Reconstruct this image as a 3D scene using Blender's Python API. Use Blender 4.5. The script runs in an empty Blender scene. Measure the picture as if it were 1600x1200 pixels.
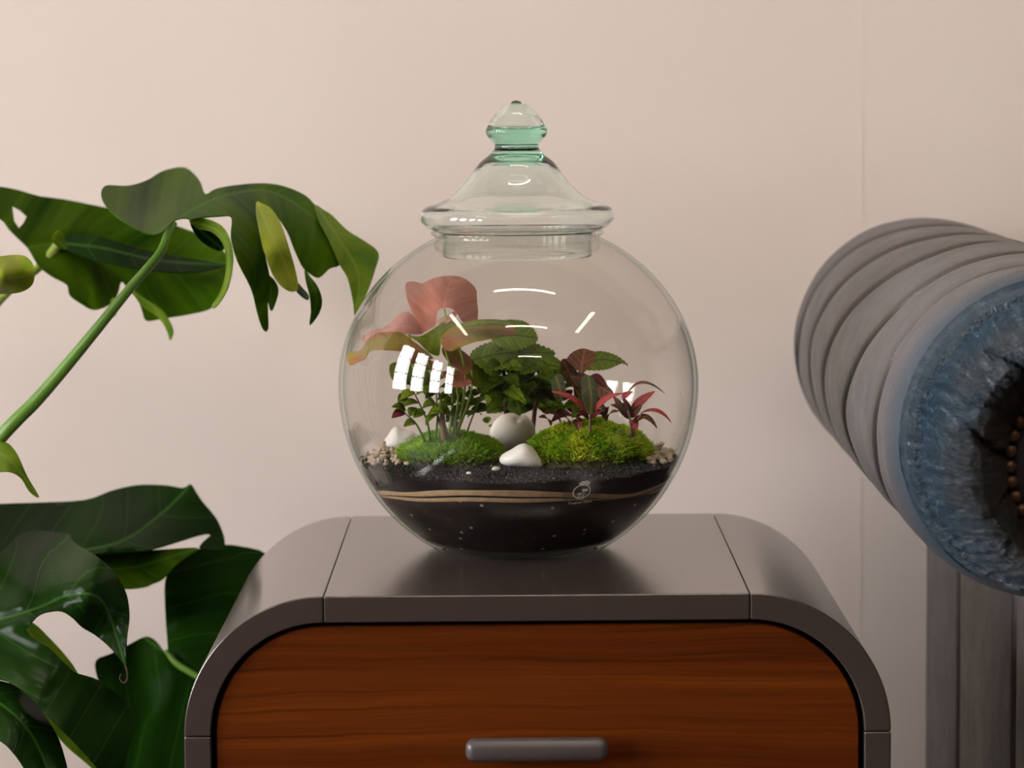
import bpy, bmesh, math, random
import numpy as np
from mathutils import Vector, Matrix, noise
from mathutils.geometry import delaunay_2d_cdt

C = bpy.context.scene.collection
random.seed(7)
rng = np.random.RandomState(7)
PI = math.pi

# ------------------------------------------------------------------ camera
TOP = 0.60                      # height of the cabinet's top
HC = TOP + 0.37                 # camera height
F = 4860.0                      # focal length in pixels of a 1600 px wide frame
cd = bpy.data.cameras.new('camera'); cam = bpy.data.objects.new('camera', cd); C.objects.link(cam)
cd.sensor_width = 36.0; cd.lens = F / 1600 * 36.0; cd.clip_start = 0.05
PITCH = math.atan(492 / F); ROLL = math.radians(0.45)
RM = Matrix.Rotation(PI / 2 - PITCH, 3, 'X') @ Matrix.Rotation(-ROLL, 3, 'Z')
CAM = Vector((0, 0, HC))
cam.matrix_world = Matrix.Translation(CAM) @ RM.to_4x4()
cd.dof.use_dof = True; cd.dof.focus_distance = 2.27; cd.dof.aperture_fstop = 9.0
bpy.context.scene.camera = cam

def ray(px, py):
    return RM @ Vector(((px - 800) / F, -(py - 600) / F, -1))
def at(px, py, Y):
    r = ray(px, py); return CAM + r * (Y / r.y)
def onz(px, py, z):
    r = ray(px, py); return CAM + r * ((z - HC) / r.z)

# ------------------------------------------------------------------ world, exposure
w = bpy.data.worlds.new('world'); bpy.context.scene.world = w; w.use_nodes = True
w.node_tree.nodes['Background'].inputs[0].default_value = (0.75, 0.85, 1.0, 1)
w.node_tree.nodes['Background'].inputs[1].default_value = 1.0
vs = bpy.context.scene.view_settings
vs.view_transform = 'Standard'; vs.look = 'None'; vs.gamma = 1; vs.use_curve_mapping = False
vs.exposure = 0.0
cy = bpy.context.scene.cycles
cy.max_bounces = 14; cy.transparent_max_bounces = 32; cy.transmission_bounces = 12
cy.glossy_bounces = 6; cy.diffuse_bounces = 4; cy.use_denoising = True
cy.sample_clamp_indirect = 6.0
WINDOW_POWER = 31.0               # emission of the daylight in the windows
TUBE_POWER = 37.0                # emission of the ceiling tubes

# ------------------------------------------------------------------ materials
def nmat(name):
    m = bpy.data.materials.new(name); m.use_nodes = True
    nt = m.node_tree; b = nt.nodes['Principled BSDF']
    return m, nt, b
def node(nt, t, **kw):
    n = nt.nodes.new(t)
    for k, v in kw.items():
        if k.startswith('i_'):
            key = k[2:]; key = int(key) if key.isdigit() else key.replace('_', ' ')
            n.inputs[key].default_value = v
        else: setattr(n, k, v)
    return n
def ramp(nt, fac, stops, interp='LINEAR'):
    r = nt.nodes.new('ShaderNodeValToRGB'); r.color_ramp.interpolation = interp
    e = r.color_ramp.elements
    while len(e) > 1: e.remove(e[-1])
    e[0].position = stops[0][0]; e[0].color = (*stops[0][1], 1)
    for p, c in stops[1:]:
        q = e.new(p); q.color = (*c, 1)
    nt.links.new(fac, r.inputs[0]); return r
def coord(nt, scale=(1, 1, 1), kind='Object', rot=(0, 0, 0)):
    t = nt.nodes.new('ShaderNodeTexCoord'); m = nt.nodes.new('ShaderNodeMapping')
    m.inputs['Scale'].default_value = scale; m.inputs['Rotation'].default_value = rot
    nt.links.new(t.outputs[kind], m.inputs[0]); return m.outputs[0]
def nz(nt, vec, scale, detail=4, rough=0.55, dist=0.0):
    n = nt.nodes.new('ShaderNodeTexNoise'); n.inputs['Scale'].default_value = scale
    n.inputs['Detail'].default_value = detail; n.inputs['Roughness'].default_value = rough
    n.inputs['Distortion'].default_value = dist
    nt.links.new(vec, n.inputs['Vector']); return n.outputs[0]
def bump(nt, b, h, strength, dist):
    n = nt.nodes.new('ShaderNodeBump'); n.inputs['Strength'].default_value = strength
    n.inputs['Distance'].default_value = dist
    nt.links.new(h, n.inputs['Height']); nt.links.new(n.outputs[0], b.inputs['Normal']); return n
def math_(nt, op, a, b=None, c=None):
    n = nt.nodes.new('ShaderNodeMath'); n.operation = op
    for i, v in enumerate((a, b, c)):
        if v is None: continue
        if isinstance(v, (int, float)): n.inputs[i].default_value = v
        else: nt.links.new(v, n.inputs[i])
    return n.outputs[0]
def mixc(nt, fac, a, b):
    n = nt.nodes.new('ShaderNodeMix'); n.data_type = 'RGBA'
    for s, v in ((n.inputs['Factor'], fac), (n.inputs['A'], a), (n.inputs['B'], b)):
        if isinstance(v, (int, float)): s.default_value = v
        elif isinstance(v, tuple): s.default_value = (*v, 1)
        else: nt.links.new(v, s)
    return n.outputs['Result']
def plain(name, col, rough=0.5, var=0.12, scale=30, bmp=0.0, bscale=300, spec=0.5, metal=0):
    m, nt, b = nmat(name); v = coord(nt)
    n = nz(nt, v, scale)
    lo = tuple(c * (1 - var) for c in col); hi = tuple(min(1, c * (1 + var)) for c in col)
    r = ramp(nt, n, [(0.3, lo), (0.7, hi)])
    nt.links.new(r.outputs[0], b.inputs['Base Color'])
    b.inputs['Roughness'].default_value = rough; b.inputs['Specular IOR Level'].default_value = spec
    b.inputs['Metallic'].default_value = metal
    if bmp: bump(nt, b, nz(nt, v, bscale), bmp, 0.001)
    return m

def wall_mat():
    m, nt, b = nmat('wall_paint'); v = coord(nt)
    n = nz(nt, v, 1.6, 3)
    r = ramp(nt, n, [(0.35, (0.79, 0.675, 0.60)), (0.65, (0.82, 0.715, 0.65))])
    st = nz(nt, v, 9, 5, 0.6)
    s2 = ramp(nt, st, [(0.70, (0, 0, 0)), (0.78, (1, 1, 1))])
    c = mixc(nt, math_(nt, 'MULTIPLY', s2.outputs[0], 0.12), r.outputs[0], (0.55, 0.40, 0.28))
    nt.links.new(c, b.inputs['Base Color']); b.inputs['Roughness'].default_value = 0.75
    b.inputs['Specular IOR Level'].default_value = 0.25
    bump(nt, b, nz(nt, v, 220, 3), 0.25, 0.0006)
    return m
def emit(name, col, power):
    m = bpy.data.materials.new(name); m.use_nodes = True; nt = m.node_tree
    nt.nodes.remove(nt.nodes['Principled BSDF'])
    e = node(nt, 'ShaderNodeEmission'); e.inputs[1].default_value = power
    v = coord(nt, (1, 1, 1)); n = nz(nt, v, 0.9, 2)
    r = ramp(nt, n, [(0.3, tuple(c * 0.8 for c in col)), (0.7, col)])
    nt.links.new(r.outputs[0], e.inputs[0])
    nt.links.new(e.outputs[0], nt.nodes['Material Output'].inputs[0]); return m
def wood_mat():
    m, nt, b = nmat('walnut_veneer')
    v = coord(nt, (0.6, 1, 1))
    warp = nz(nt, coord(nt, (2.2, 1, 6)), 1.6, 3, 0.5)
    cmb = node(nt, 'ShaderNodeCombineXYZ'); nt.links.new(math_(nt, 'MULTIPLY', warp, 0.030), cmb.inputs[2])
    add = node(nt, 'ShaderNodeVectorMath', operation='ADD')
    nt.links.new(v, add.inputs[0]); nt.links.new(cmb.outputs[0], add.inputs[1])
    def st(sx, sz, sc, det, rg=0.6, dist=0):
        mp = node(nt, 'ShaderNodeMapping'); mp.inputs['Scale'].default_value = (sx, 1, sz)
        nt.links.new(add.outputs[0], mp.inputs[0]); return nz(nt, mp.outputs[0], sc, det, rg, dist)
    broad = st(0.8, 26, 1.6, 4)
    fine = st(6, 300, 1.6, 4, 0.65)
    mid = st(1.4, 120, 1.3, 5, 0.7, 0.15)
    c1 = ramp(nt, broad, [(0.30, (0.085, 0.015, 0.001)), (0.5, (0.135, 0.027, 0.002)), (0.72, (0.20, 0.045, 0.003))])
    d1 = ramp(nt, mid, [(0.36, (1, 1, 1)), (0.47, (0, 0, 0))])
    c2 = mixc(nt, math_(nt, 'MULTIPLY', d1.outputs[0], 0.72), c1.outputs[0], (0.040, 0.008, 0.001))
    d2 = ramp(nt, fine, [(0.42, (1, 1, 1)), (0.60, (0, 0, 0))])
    c3 = mixc(nt, math_(nt, 'MULTIPLY', d2.outputs[0], 0.38), c2, (0.060, 0.012, 0.001))
    nt.links.new(c3, b.inputs['Base Color'])
    b.inputs['Roughness'].default_value = 0.4; b.inputs['Specular IOR Level'].default_value = 0.15
    bump(nt, b, fine, 0.15, 0.0004)
    return m
def lacquer_mat():
    m, nt, b = nmat('grey_lacquer'); v = coord(nt)
    n = nz(nt, v, 3, 1)
    r = ramp(nt, n, [(0.3, (0.050, 0.036, 0.033)), (0.7, (0.054, 0.040, 0.036))])
    nt.links.new(r.outputs[0], b.inputs['Base Color'])
    b.inputs['Roughness'].default_value = 0.23; b.inputs['Specular IOR Level'].default_value = 0.95
    b.inputs['Coat Weight'].default_value = 0.5; b.inputs['Coat Roughness'].default_value = 0.16
    return m
def leaf_mat(name, dark, light, vein, period, trans=0.25, rough=0.35, veinw=0.0012, slant=0.8, sidew=0.1, rib=0.6, edge=None, nscale=25, tcol=None, under=None, spec=0.12):
    """leaf colour on the blade's own (along, across) coordinates: midrib and side veins"""
    m, nt, b = nmat(name)
    uv = node(nt, 'ShaderNodeUVMap', uv_map='blade')
    sep = node(nt, 'ShaderNodeSeparateXYZ'); nt.links.new(uv.outputs[0], sep.inputs[0])
    s, d = sep.outputs[0], sep.outputs[1]
    ad = math_(nt, 'ABSOLUTE', d)
    midr = math_(nt, 'LESS_THAN', ad, veinw)
    ph = math_(nt, 'DIVIDE', math_(nt, 'SUBTRACT', s, math_(nt, 'MULTIPLY', ad, slant)), period)
    fr = math_(nt, 'ABSOLUTE', math_(nt, 'SUBTRACT', math_(nt, 'FRACT', ph), 0.5))
    side = node(nt, 'ShaderNodeMapRange'); nt.links.new(fr, side.inputs[0])
    side.inputs[1].default_value = sidew; side.inputs[2].default_value = 0.0
    side.inputs[3].default_value = 0; side.inputs[4].default_value = 1
    st = node(nt, 'ShaderNodeCombineXYZ')
    nt.links.new(math_(nt, 'SUBTRACT', s, math_(nt, 'MULTIPLY', ad, slant)), st.inputs[0]); nt.links.new(math_(nt, 'MULTIPLY', d, 0.22), st.inputs[1])
    n = nz(nt, st.outputs[0], nscale * 2.2, 4)
    c = ramp(nt, n, [(0.3, dark), (0.7, light)]).outputs[0]
    if edge:
        n2 = nz(nt, coord(nt), 38, 3)
        e2 = ramp(nt, n2, [(0.46, (0, 0, 0)), (0.6, (1, 1, 1))])
        c = mixc(nt, e2.outputs[0], c, edge)
    vf = math_(nt, 'MAXIMUM', math_(nt, 'MULTIPLY', midr, rib), math_(nt, 'MULTIPLY', side.outputs[0], rib * 0.6))
    c = mixc(nt, vf, c, vein)
    if under:
        g = node(nt, 'ShaderNodeNewGeometry')
        c = mixc(nt, math_(nt, 'MULTIPLY', g.outputs['Backfacing'], 0.75), c, under)
    nt.links.new(c, b.inputs['Base Color']); b.inputs['Roughness'].default_value = rough
    b.inputs['Specular IOR Level'].default_value = spec
    bump(nt, b, side.outputs[0], -0.35, 0.0012)
    tr = node(nt, 'ShaderNodeBsdfTranslucent'); mx = node(nt, 'ShaderNodeMixShader')
    if tcol: tr.inputs[0].default_value = (*tcol, 1)
    else:
        gm = node(nt, 'ShaderNodeGamma'); gm.inputs[1].default_value = 0.75; nt.links.new(c, gm.inputs[0])
        nt.links.new(gm.outputs[0], tr.inputs[0])
    mx.inputs[0].default_value = trans
    nt.links.new(b.outputs[0], mx.inputs[1]); nt.links.new(tr.outputs[0], mx.inputs[2])
    nt.links.new(mx.outputs[0], nt.nodes['Material Output'].inputs[0])
    return m
def thin_glass(name, tint, edge_tint):
    """a glass surface crossed without bending: reflects by Fresnel, the rest passes"""
    m = bpy.data.materials.new(name); m.use_nodes = True; nt = m.node_tree
    nt.nodes.remove(nt.nodes['Principled BSDF'])
    g = node(nt, 'ShaderNodeNewGeometry')
    ior = math_(nt, 'MULTIPLY_ADD', g.outputs['Backfacing'], 1 / 1.48 - 1.48, 1.48)
    fr = node(nt, 'ShaderNodeFresnel'); nt.links.new(ior, fr.inputs[0])
    lw = node(nt, 'ShaderNodeLayerWeight'); lw.inputs[0].default_value = 0.5
    cr = ramp(nt, lw.outputs['Facing'], [(0.0, tint), (0.80, tint), (0.97, edge_tint), (1.0, tuple(c * 0.6 for c in edge_tint))])
    t = node(nt, 'ShaderNodeBsdfTransparent'); nt.links.new(cr.outputs[0], t.inputs[0])
    gl = node(nt, 'ShaderNodeBsdfGlossy'); gl.inputs['Roughness'].default_value = 0.0
    mx = node(nt, 'ShaderNodeMixShader'); nt.links.new(fr.outputs[0], mx.inputs[0])
    nt.links.new(t.outputs[0], mx.inputs[1]); nt.links.new(gl.outputs[0], mx.inputs[2])
    nt.links.new(mx.outputs[0], nt.nodes['Material Output'].inputs[0]); return m
def thick_glass(name, col, density):
    m, nt, b = nmat(name)
    b.inputs['Base Color'].default_value = (1, 1, 1, 1); b.inputs['Transmission Weight'].default_value = 1
    b.inputs['Roughness'].default_value = 0.0; b.inputs['IOR'].default_value = 1.48
    v = coord(nt); bump(nt, b, nz(nt, v, 30, 2), 0.15, 0.001)
    va = node(nt, 'ShaderNodeVolumeAbsorption'); va.inputs[0].default_value = (*col, 1); va.inputs[1].default_value = density
    nt.links.new(va.outputs[0], nt.nodes['Material Output'].inputs['Volume']); return m
def attr_mat(name, rough=0.6, trans=0.0, spec=0.3, bmp=0, bscale=400):
    """colour held per vertex in the attribute 'tone' (the thing's own colour), with fine grain"""
    m, nt, b = nmat(name)
    a = node(nt, 'ShaderNodeAttribute', attribute_name='tone')
    n = nz(nt, coord(nt), 300, 2)
    c = mixc(nt, 0.25, a.outputs['Color'], ramp(nt, n, [(0.3, (0, 0, 0)), (0.7, (1, 1, 1))]).outputs[0])
    mm = node(nt, 'ShaderNodeMix'); mm.data_type = 'RGBA'; mm.blend_type = 'MULTIPLY'
    mm.inputs['Factor'].default_value = 0.3
    nt.links.new(a.outputs['Color'], mm.inputs['A']); nt.links.new(ramp(nt, n, [(0.3, (0.6,) * 3), (0.7, (1,) * 3)]).outputs[0], mm.inputs['B'])
    nt.links.new(mm.outputs['Result'], b.inputs['Base Color'])
    b.inputs['Roughness'].default_value = rough; b.inputs['Specular IOR Level'].default_value = spec
    if bmp: bump(nt, b, nz(nt, coord(nt), bscale), bmp, 0.001)
    if trans:
        tr = node(nt, 'ShaderNodeBsdfTranslucent'); mx = node(nt, 'ShaderNodeMixShader'); mx.inputs[0].default_value = trans
        nt.links.new(mm.outputs['Result'], tr.inputs[0])
        nt.links.new(b.outputs[0], mx.inputs[1]); nt.links.new(tr.outputs[0], mx.inputs[2])
        nt.links.new(mx.outputs[0], nt.nodes['Material Output'].inputs[0])
    return m
def soil_mat(name, base, speck, dens, spot):
    m, nt, b = nmat(name); v = coord(nt)
    vo = node(nt, 'ShaderNodeTexVoronoi'); vo.inputs['Scale'].default_value = 130; nt.links.new(v, vo.inputs['Vector'])
    near = math_(nt, 'LESS_THAN', vo.outputs['Distance'], 0.18)
    sel = node(nt, 'ShaderNodeSeparateColor'); nt.links.new(vo.outputs['Color'], sel.inputs[0])
    pick = math_(nt, 'MULTIPLY', near, math_(nt, 'GREATER_THAN', sel.outputs[0], 1 - dens))
    n = nz(nt, v, 60, 5, 0.7)
    c = ramp(nt, n, [(0.35, tuple(x * 0.5 for x in base)), (0.6, base), (0.78, spot)]).outputs[0]
    c = mixc(nt, pick, c, speck)
    nt.links.new(c, b.inputs['Base Color']); b.inputs['Roughness'].default_value = 0.8
    b.inputs['Specular IOR Level'].default_value = 0.2
    bump(nt, b, nz(nt, v, 350, 4, 0.7), 0.6, 0.001); return m
def leather_mat(name, worn_shade, blue, amount, rough, wrinkle, face=False):
    m, nt, b = nmat(name); v = coord(nt)
    n = nz(nt, coord(nt), 7, 4)
    a = node(nt, 'ShaderNodeAttribute', attribute_name='tone')
    sp = node(nt, 'ShaderNodeSeparateColor'); nt.links.new(a.outputs['Color'], sp.inputs[0])
    f = math_(nt, 'ADD', math_(nt, 'MULTIPLY', n, amount), sp.outputs[0])
    c = ramp(nt, f, [(0.25, worn_shade), (0.85, blue)] if wrinkle or not face else [(0.08, (0.040, 0.031, 0.028)), (0.30, (0.095, 0.083, 0.080)), (0.50, (0.092, 0.095, 0.106)), (1.0, blue)]).outputs[0]
    n3 = nz(nt, v, 40, 6, 0.7)
    c = mixc(nt, math_(nt, 'MULTIPLY', n3, 0.35), c, tuple(x * 0.55 for x in worn_shade))
    nt.links.new(c, b.inputs['Base Color'])
    rr = ramp(nt, nz(nt, v, 22, 5, 0.7), [(0.3, (rough - 0.07,) * 3), (0.7, (rough + 0.1,) * 3)])
    nt.links.new(rr.outputs[0], b.inputs['Roughness'])
    b.inputs['Specular IOR Level'].default_value = 1.0 if wrinkle else 0.45
    vo = node(nt, 'ShaderNodeTexVoronoi'); vo.inputs['Scale'].default_value = 420; nt.links.new(v, vo.inputs['Vector'])
    h = math_(nt, 'MULTIPLY', vo.outputs['Distance'], 0.35)
    if wrinkle:
        cb = node(nt, 'ShaderNodeCombineXYZ')
        nt.links.new(math_(nt, 'MULTIPLY', sp.outputs[2], 60), cb.inputs[0]); nt.links.new(math_(nt, 'MULTIPLY', sp.outputs[1], 4.5), cb.inputs[1])
        wn = nz(nt, cb.outputs[0], 1.6, 6, 0.68, 0.8)
        h = math_(nt, 'ADD', h, math_(nt, 'MULTIPLY', wn, wrinkle))
    bump(nt, b, h, 0.9 if wrinkle else 0.5, 0.0035 if wrinkle else 0.0016); return m

M = {}
M['wall'] = wall_mat()
M['wall2'] = plain('side_wall_paint', (0.14, 0.11, 0.09), 0.8, 0.05, 3)
M['ceiling'] = plain('ceiling_paint', (0.50, 0.44, 0.39), 0.85, 0.04, 3)
M['floor'] = plain('floor_board', (0.06, 0.035, 0.02), 0.45, 0.25, 6)
M['skirt'] = plain('skirting_paint', (0.72, 0.64, 0.58), 0.5, 0.04)
M['winframe'] = plain('window_frame_paint', (0.65, 0.64, 0.62), 0.5, 0.05)
M['sky'] = emit('window_daylight', (0.94, 0.93, 0.95), WINDOW_POWER)
M['tube'] = emit('tube_light', (1.0, 0.88, 0.72), TUBE_POWER)
M['lacquer'] = lacquer_mat()
M['wood'] = wood_mat()
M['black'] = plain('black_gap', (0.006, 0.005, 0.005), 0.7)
M['handle'] = plain('handle_paint', (0.075, 0.062, 0.060), 0.34, 0.05, 20, spec=0.6)
M['globe'] = thin_glass('clear_thin_glass', (0.968, 0.964, 0.952), (0.50, 0.70, 0.62))
M['lid'] = thick_glass('greenish_blown_glass', (0.05, 0.89, 0.60), 20.0)
M['sticker'] = thin_glass('sticker_film', (0.93, 0.93, 0.93), (0.8, 0.8, 0.8))
M['print'] = plain('white_print', (0.75, 0.72, 0.68), 0.5, 0.04)
M['soil'] = soil_mat('dark_potting_soil', (0.010, 0.0050, 0.003), (0.30, 0.24, 0.18), 0.22, (0.055, 0.020, 0.010))
M['soil2'] = soil_mat('black_top_soil', (0.005, 0.004, 0.004), (0.16, 0.12, 0.09), 0.02, (0.02, 0.016, 0.015))
M['sand'] = plain('tan_sand', (0.50, 0.33, 0.19), 0.85, 0.15, 160, 0.4, 900, 0.15)
M['tone'] = attr_mat('granules', 0.45, 0, 0.5)
M['moss'] = attr_mat('moss_fronds', 0.55, 0.35, 0.25)
M['mossbase'] = plain('moss_bed', (0.05, 0.05, 0.012), 0.9, 0.5, 120)
M['marble'] = plain('white_pebble', (0.92, 0.89, 0.85), 0.42, 0.05, 30, 0.12, 260)
M['marble2'] = plain('ivory_pebble', (0.82, 0.75, 0.66), 0.45, 0.12, 22, 0.12, 260)
M['gravel'] = plain('tan_gravel', (0.74, 0.58, 0.44), 0.75, 0.45, 70, 0.5, 500, 0.2)
M['stem'] = plain('green_stem', (0.10, 0.22, 0.02), 0.4, 0.3, 12)
M['stem_pale'] = plain('pale_green_stem', (0.28, 0.38, 0.06), 0.4, 0.25, 12)
M['stem_brown'] = plain('brown_stem', (0.10, 0.05, 0.03), 0.6, 0.3, 60)
M['stem_pink'] = plain('pink_stem', (0.34, 0.17, 0.12), 0.5, 0.3, 60)
M['pot'] = plain('terracotta_pot', (0.38, 0.15, 0.08), 0.7, 0.15, 20)
# big leaves
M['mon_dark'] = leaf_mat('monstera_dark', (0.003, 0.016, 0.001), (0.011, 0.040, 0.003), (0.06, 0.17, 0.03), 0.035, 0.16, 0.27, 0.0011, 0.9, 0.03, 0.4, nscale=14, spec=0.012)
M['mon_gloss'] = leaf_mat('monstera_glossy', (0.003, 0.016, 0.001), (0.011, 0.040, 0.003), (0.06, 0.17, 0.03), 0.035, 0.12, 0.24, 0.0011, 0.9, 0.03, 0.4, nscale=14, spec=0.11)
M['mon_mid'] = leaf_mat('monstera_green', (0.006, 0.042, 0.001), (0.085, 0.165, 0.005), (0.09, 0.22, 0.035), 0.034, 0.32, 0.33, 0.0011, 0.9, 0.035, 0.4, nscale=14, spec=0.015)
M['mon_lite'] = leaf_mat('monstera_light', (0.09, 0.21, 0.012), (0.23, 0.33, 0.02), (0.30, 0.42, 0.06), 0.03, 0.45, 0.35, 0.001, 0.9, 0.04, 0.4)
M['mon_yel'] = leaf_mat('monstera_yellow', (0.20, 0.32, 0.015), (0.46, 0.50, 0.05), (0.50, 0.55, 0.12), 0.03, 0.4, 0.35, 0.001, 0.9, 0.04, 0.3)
# terrarium leaves
M['pink'] = leaf_mat('pink_leaf', (0.56, 0.19, 0.13), (0.72, 0.32, 0.24), (0.78, 0.42, 0.32), 0.012, 0.4, 0.45, 0.0006, 0.7, 0.10, 0.5, nscale=60)
M['pink_pale'] = leaf_mat('pale_pink_leaf', (0.62, 0.30, 0.26), (0.72, 0.40, 0.34), (0.76, 0.52, 0.44), 0.012, 0.4, 0.45, 0.0006, 0.7, 0.10, 0.5, nscale=60)
M['olive'] = leaf_mat('olive_pink_leaf', (0.28, 0.24, 0.02), (0.46, 0.33, 0.06), (0.40, 0.34, 0.12), 0.012, 0.35, 0.45, 0.0006, 0.7, 0.08, 0.5, edge=(0.46, 0.19, 0.10), nscale=60)
M['syn_green'] = leaf_mat('syngonium_green', (0.10, 0.17, 0.012), (0.24, 0.30, 0.02), (0.24, 0.29, 0.06), 0.011, 0.35, 0.42, 0.0006, 0.7, 0.08, 0.5, nscale=60)
M['nettle'] = leaf_mat('serrated_green', (0.085, 0.165, 0.005), (0.23, 0.32, 0.014), (0.035, 0.085, 0.004), 0.0042, 0.3, 0.5, 0.0005, 0.8, 0.22, 0.9, nscale=90)
M['nettle_dark'] = leaf_mat('serrated_dark_green', (0.038, 0.090, 0.004), (0.12, 0.20, 0.010), (0.018, 0.045, 0.003), 0.004, 0.25, 0.5, 0.0005, 0.8, 0.22, 0.8, nscale=90)
M['fit_brown'] = leaf_mat('fittonia_brown', (0.16, 0.065, 0.035), (0.23, 0.12, 0.055), (0.52, 0.16, 0.11), 0.0045, 0.3, 0.5, 0.0006, 0.8, 0.2, 0.9, nscale=90)
M['fit_dark'] = leaf_mat('fittonia_dark', (0.030, 0.045, 0.012), (0.07, 0.05, 0.02), (0.42, 0.05, 0.04), 0.0045, 0.2, 0.45, 0.0006, 0.8, 0.15, 0.8, nscale=90)
M['red'] = leaf_mat('red_leaf', (0.42, 0.045, 0.05), (0.56, 0.10, 0.09), (0.62, 0.16, 0.12), 0.004, 0.35, 0.4, 0.0005, 0.8, 0.12, 0.6, nscale=90)
M['redgreen'] = leaf_mat('red_green_leaf', (0.05, 0.07, 0.025), (0.10, 0.10, 0.035), (0.40, 0.07, 0.07), 0.004, 0.3, 0.45, 0.0005, 0.8, 0.12, 0.6, edge=(0.34, 0.055, 0.05), nscale=90)
M['maroon'] = leaf_mat('maroon_leaf', (0.09, 0.012, 0.014), (0.15, 0.03, 0.025), (0.28, 0.05, 0.05), 0.004, 0.2, 0.45, 0.0005, 0.8, 0.12, 0.6, nscale=90)
M['silver'] = leaf_mat('silver_green_leaf', (0.10, 0.13, 0.07), (0.15, 0.17, 0.10), (0.36, 0.34, 0.10), 0.005, 0.3, 0.4, 0.0009, 0.8, 0.12, 0.7, nscale=90)
# leather
M['hide'] = leather_mat('grey_brown_leather', (0.098, 0.090, 0.090), (0.004, 0.050, 0.095), 0.30, 0.42, 0.0, True)
M['hideface'] = leather_mat('blue_leather', (0.018, 0.014, 0.013), (0.002, 0.042, 0.080), 0.5, 0.22, 3.0)  # the dark brown first colour also carries painted shade towards the plaque
M['hidepanel'] = leather_mat('panel_leather', (0.075, 0.066, 0.066), (0.04, 0.06, 0.08), 0.3, 0.45, 0.0)
M['nail'] = plain('bronze_nail', (0.14, 0.07, 0.038), 0.36, 0.1, 60, metal=0.6)

# ------------------------------------------------------------------ object helpers
def mesh_obj(name, verts, faces, mat, parent=None, smooth=True, uv=None, tone=None):
    me = bpy.data.meshes.new(name); me.from_pydata([tuple(v) for v in verts], [], faces)
    me.materials.append(mat)
    if smooth: me.shade_smooth()
    if uv is not None:
        l = me.uv_layers.new(name='blade'); vi = np.zeros(len(me.loops), dtype=np.int32)
        me.loops.foreach_get('vertex_index', vi)
        l.data.foreach_set('uv', np.asarray(uv, dtype=np.float32)[vi].ravel())
    if tone is not None:
        a = me.color_attributes.new('tone', 'FLOAT_COLOR', 'POINT')
        t = np.ones((len(verts), 4), dtype=np.float32); t[:, :3] = np.asarray(tone, dtype=np.float32).reshape(len(verts), -1)
        a.data.foreach_set('color', t.ravel())
    me.update()
    o = bpy.data.objects.new(name, me); C.objects.link(o)
    if parent:
        o.parent = parent; o.matrix_parent_inverse = parent.matrix_world.inverted() if False else Matrix.Translation(-Vector(parent.location))
    return o
def bm_obj(name, bm, mat, parent=None, smooth=False):
    me = bpy.data.meshes.new(name); bmesh.ops.recalc_face_normals(bm, faces=bm.faces); bm.to_mesh(me); bm.free()
    me.materials.append(mat)
    if smooth: me.shade_smooth()
    o = bpy.data.objects.new(name, me); C.objects.link(o)
    if parent: o.parent = parent; o.matrix_parent_inverse = Matrix.Translation(-Vector(parent.location))
    return o
def tag(o, label, cat=None, group=None):
    o['label'] = label
    if cat: o['category'] = cat
    if group: o['group'] = group
    return o
def thing(name, label, cat, loc, group=None):
    o = bpy.data.objects.new(name, None); C.objects.link(o); o.location = loc; o.empty_display_size = 0.02
    return tag(o, label, cat, group)
def struct(o): o['kind'] = 'structure'; return o
def box_bm(lo, hi, bev=0.0, seg=2, bm=None):
    own = bm is None
    b = bmesh.new()
    bmesh.ops.create_cube(b, size=1)
    for v in b.verts:
        v.co = Vector([lo[i] + (v.co[i] + 0.5) * (hi[i] - lo[i]) for i in range(3)])
    if bev: bmesh.ops.bevel(b, geom=b.edges[:], offset=bev, segments=seg, affect='EDGES', profile=0.5)
    if own: return b
    me = bpy.data.meshes.new('t'); b.to_mesh(me); b.free(); bm.from_mesh(me); bpy.data.meshes.remove(me); return bm
def solidify(o, t, offset=0):
    m = o.modifiers.new('thick', 'SOLIDIFY'); m.thickness = t; m.offset = offset
    e = o.modifiers.new('rim', 'EDGE_SPLIT'); e.split_angle = math.radians(60); return o
def lathe(name, prof, mat, centre, parent=None, n=96, closed=False, smooth=True, flip=False):
    """prof: (r, z) list; closed joins the last point to the first (a hollow wall)"""
    vs_, fs = [], []
    rings = []
    for r, z in prof:
        if r < 1e-6:
            rings.append([len(vs_)]); vs_.append((centre[0], centre[1], centre[2] + z))
        else:
            rings.append(list(range(len(vs_), len(vs_) + n)))
            for k in range(n):
                a = 2 * PI * k / n
                vs_.append((centre[0] + r * math.cos(a), centre[1] + r * math.sin(a), centre[2] + z))
    m_ = len(rings)
    for i in range(m_ if closed else m_ - 1):
        A, B = rings[i], rings[(i + 1) % m_]
        for k in range(n):
            k2 = (k + 1) % n
            if len(A) == 1 and len(B) == 1: continue
            if len(A) == 1: fs.append((A[0], B[k2], B[k]))
            elif len(B) == 1: fs.append((A[k], A[k2], B[0]))
            else: fs.append((A[k], A[k2], B[k2], B[k]))
    o = mesh_obj(name, vs_, fs, mat, parent, smooth)
    bm = bmesh.new(); bm.from_mesh(o.data); bmesh.ops.recalc_face_normals(bm, faces=bm.faces)
    if flip: bmesh.ops.reverse_faces(bm, faces=bm.faces)
    bm.to_mesh(o.data); bm.free(); return o
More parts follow.
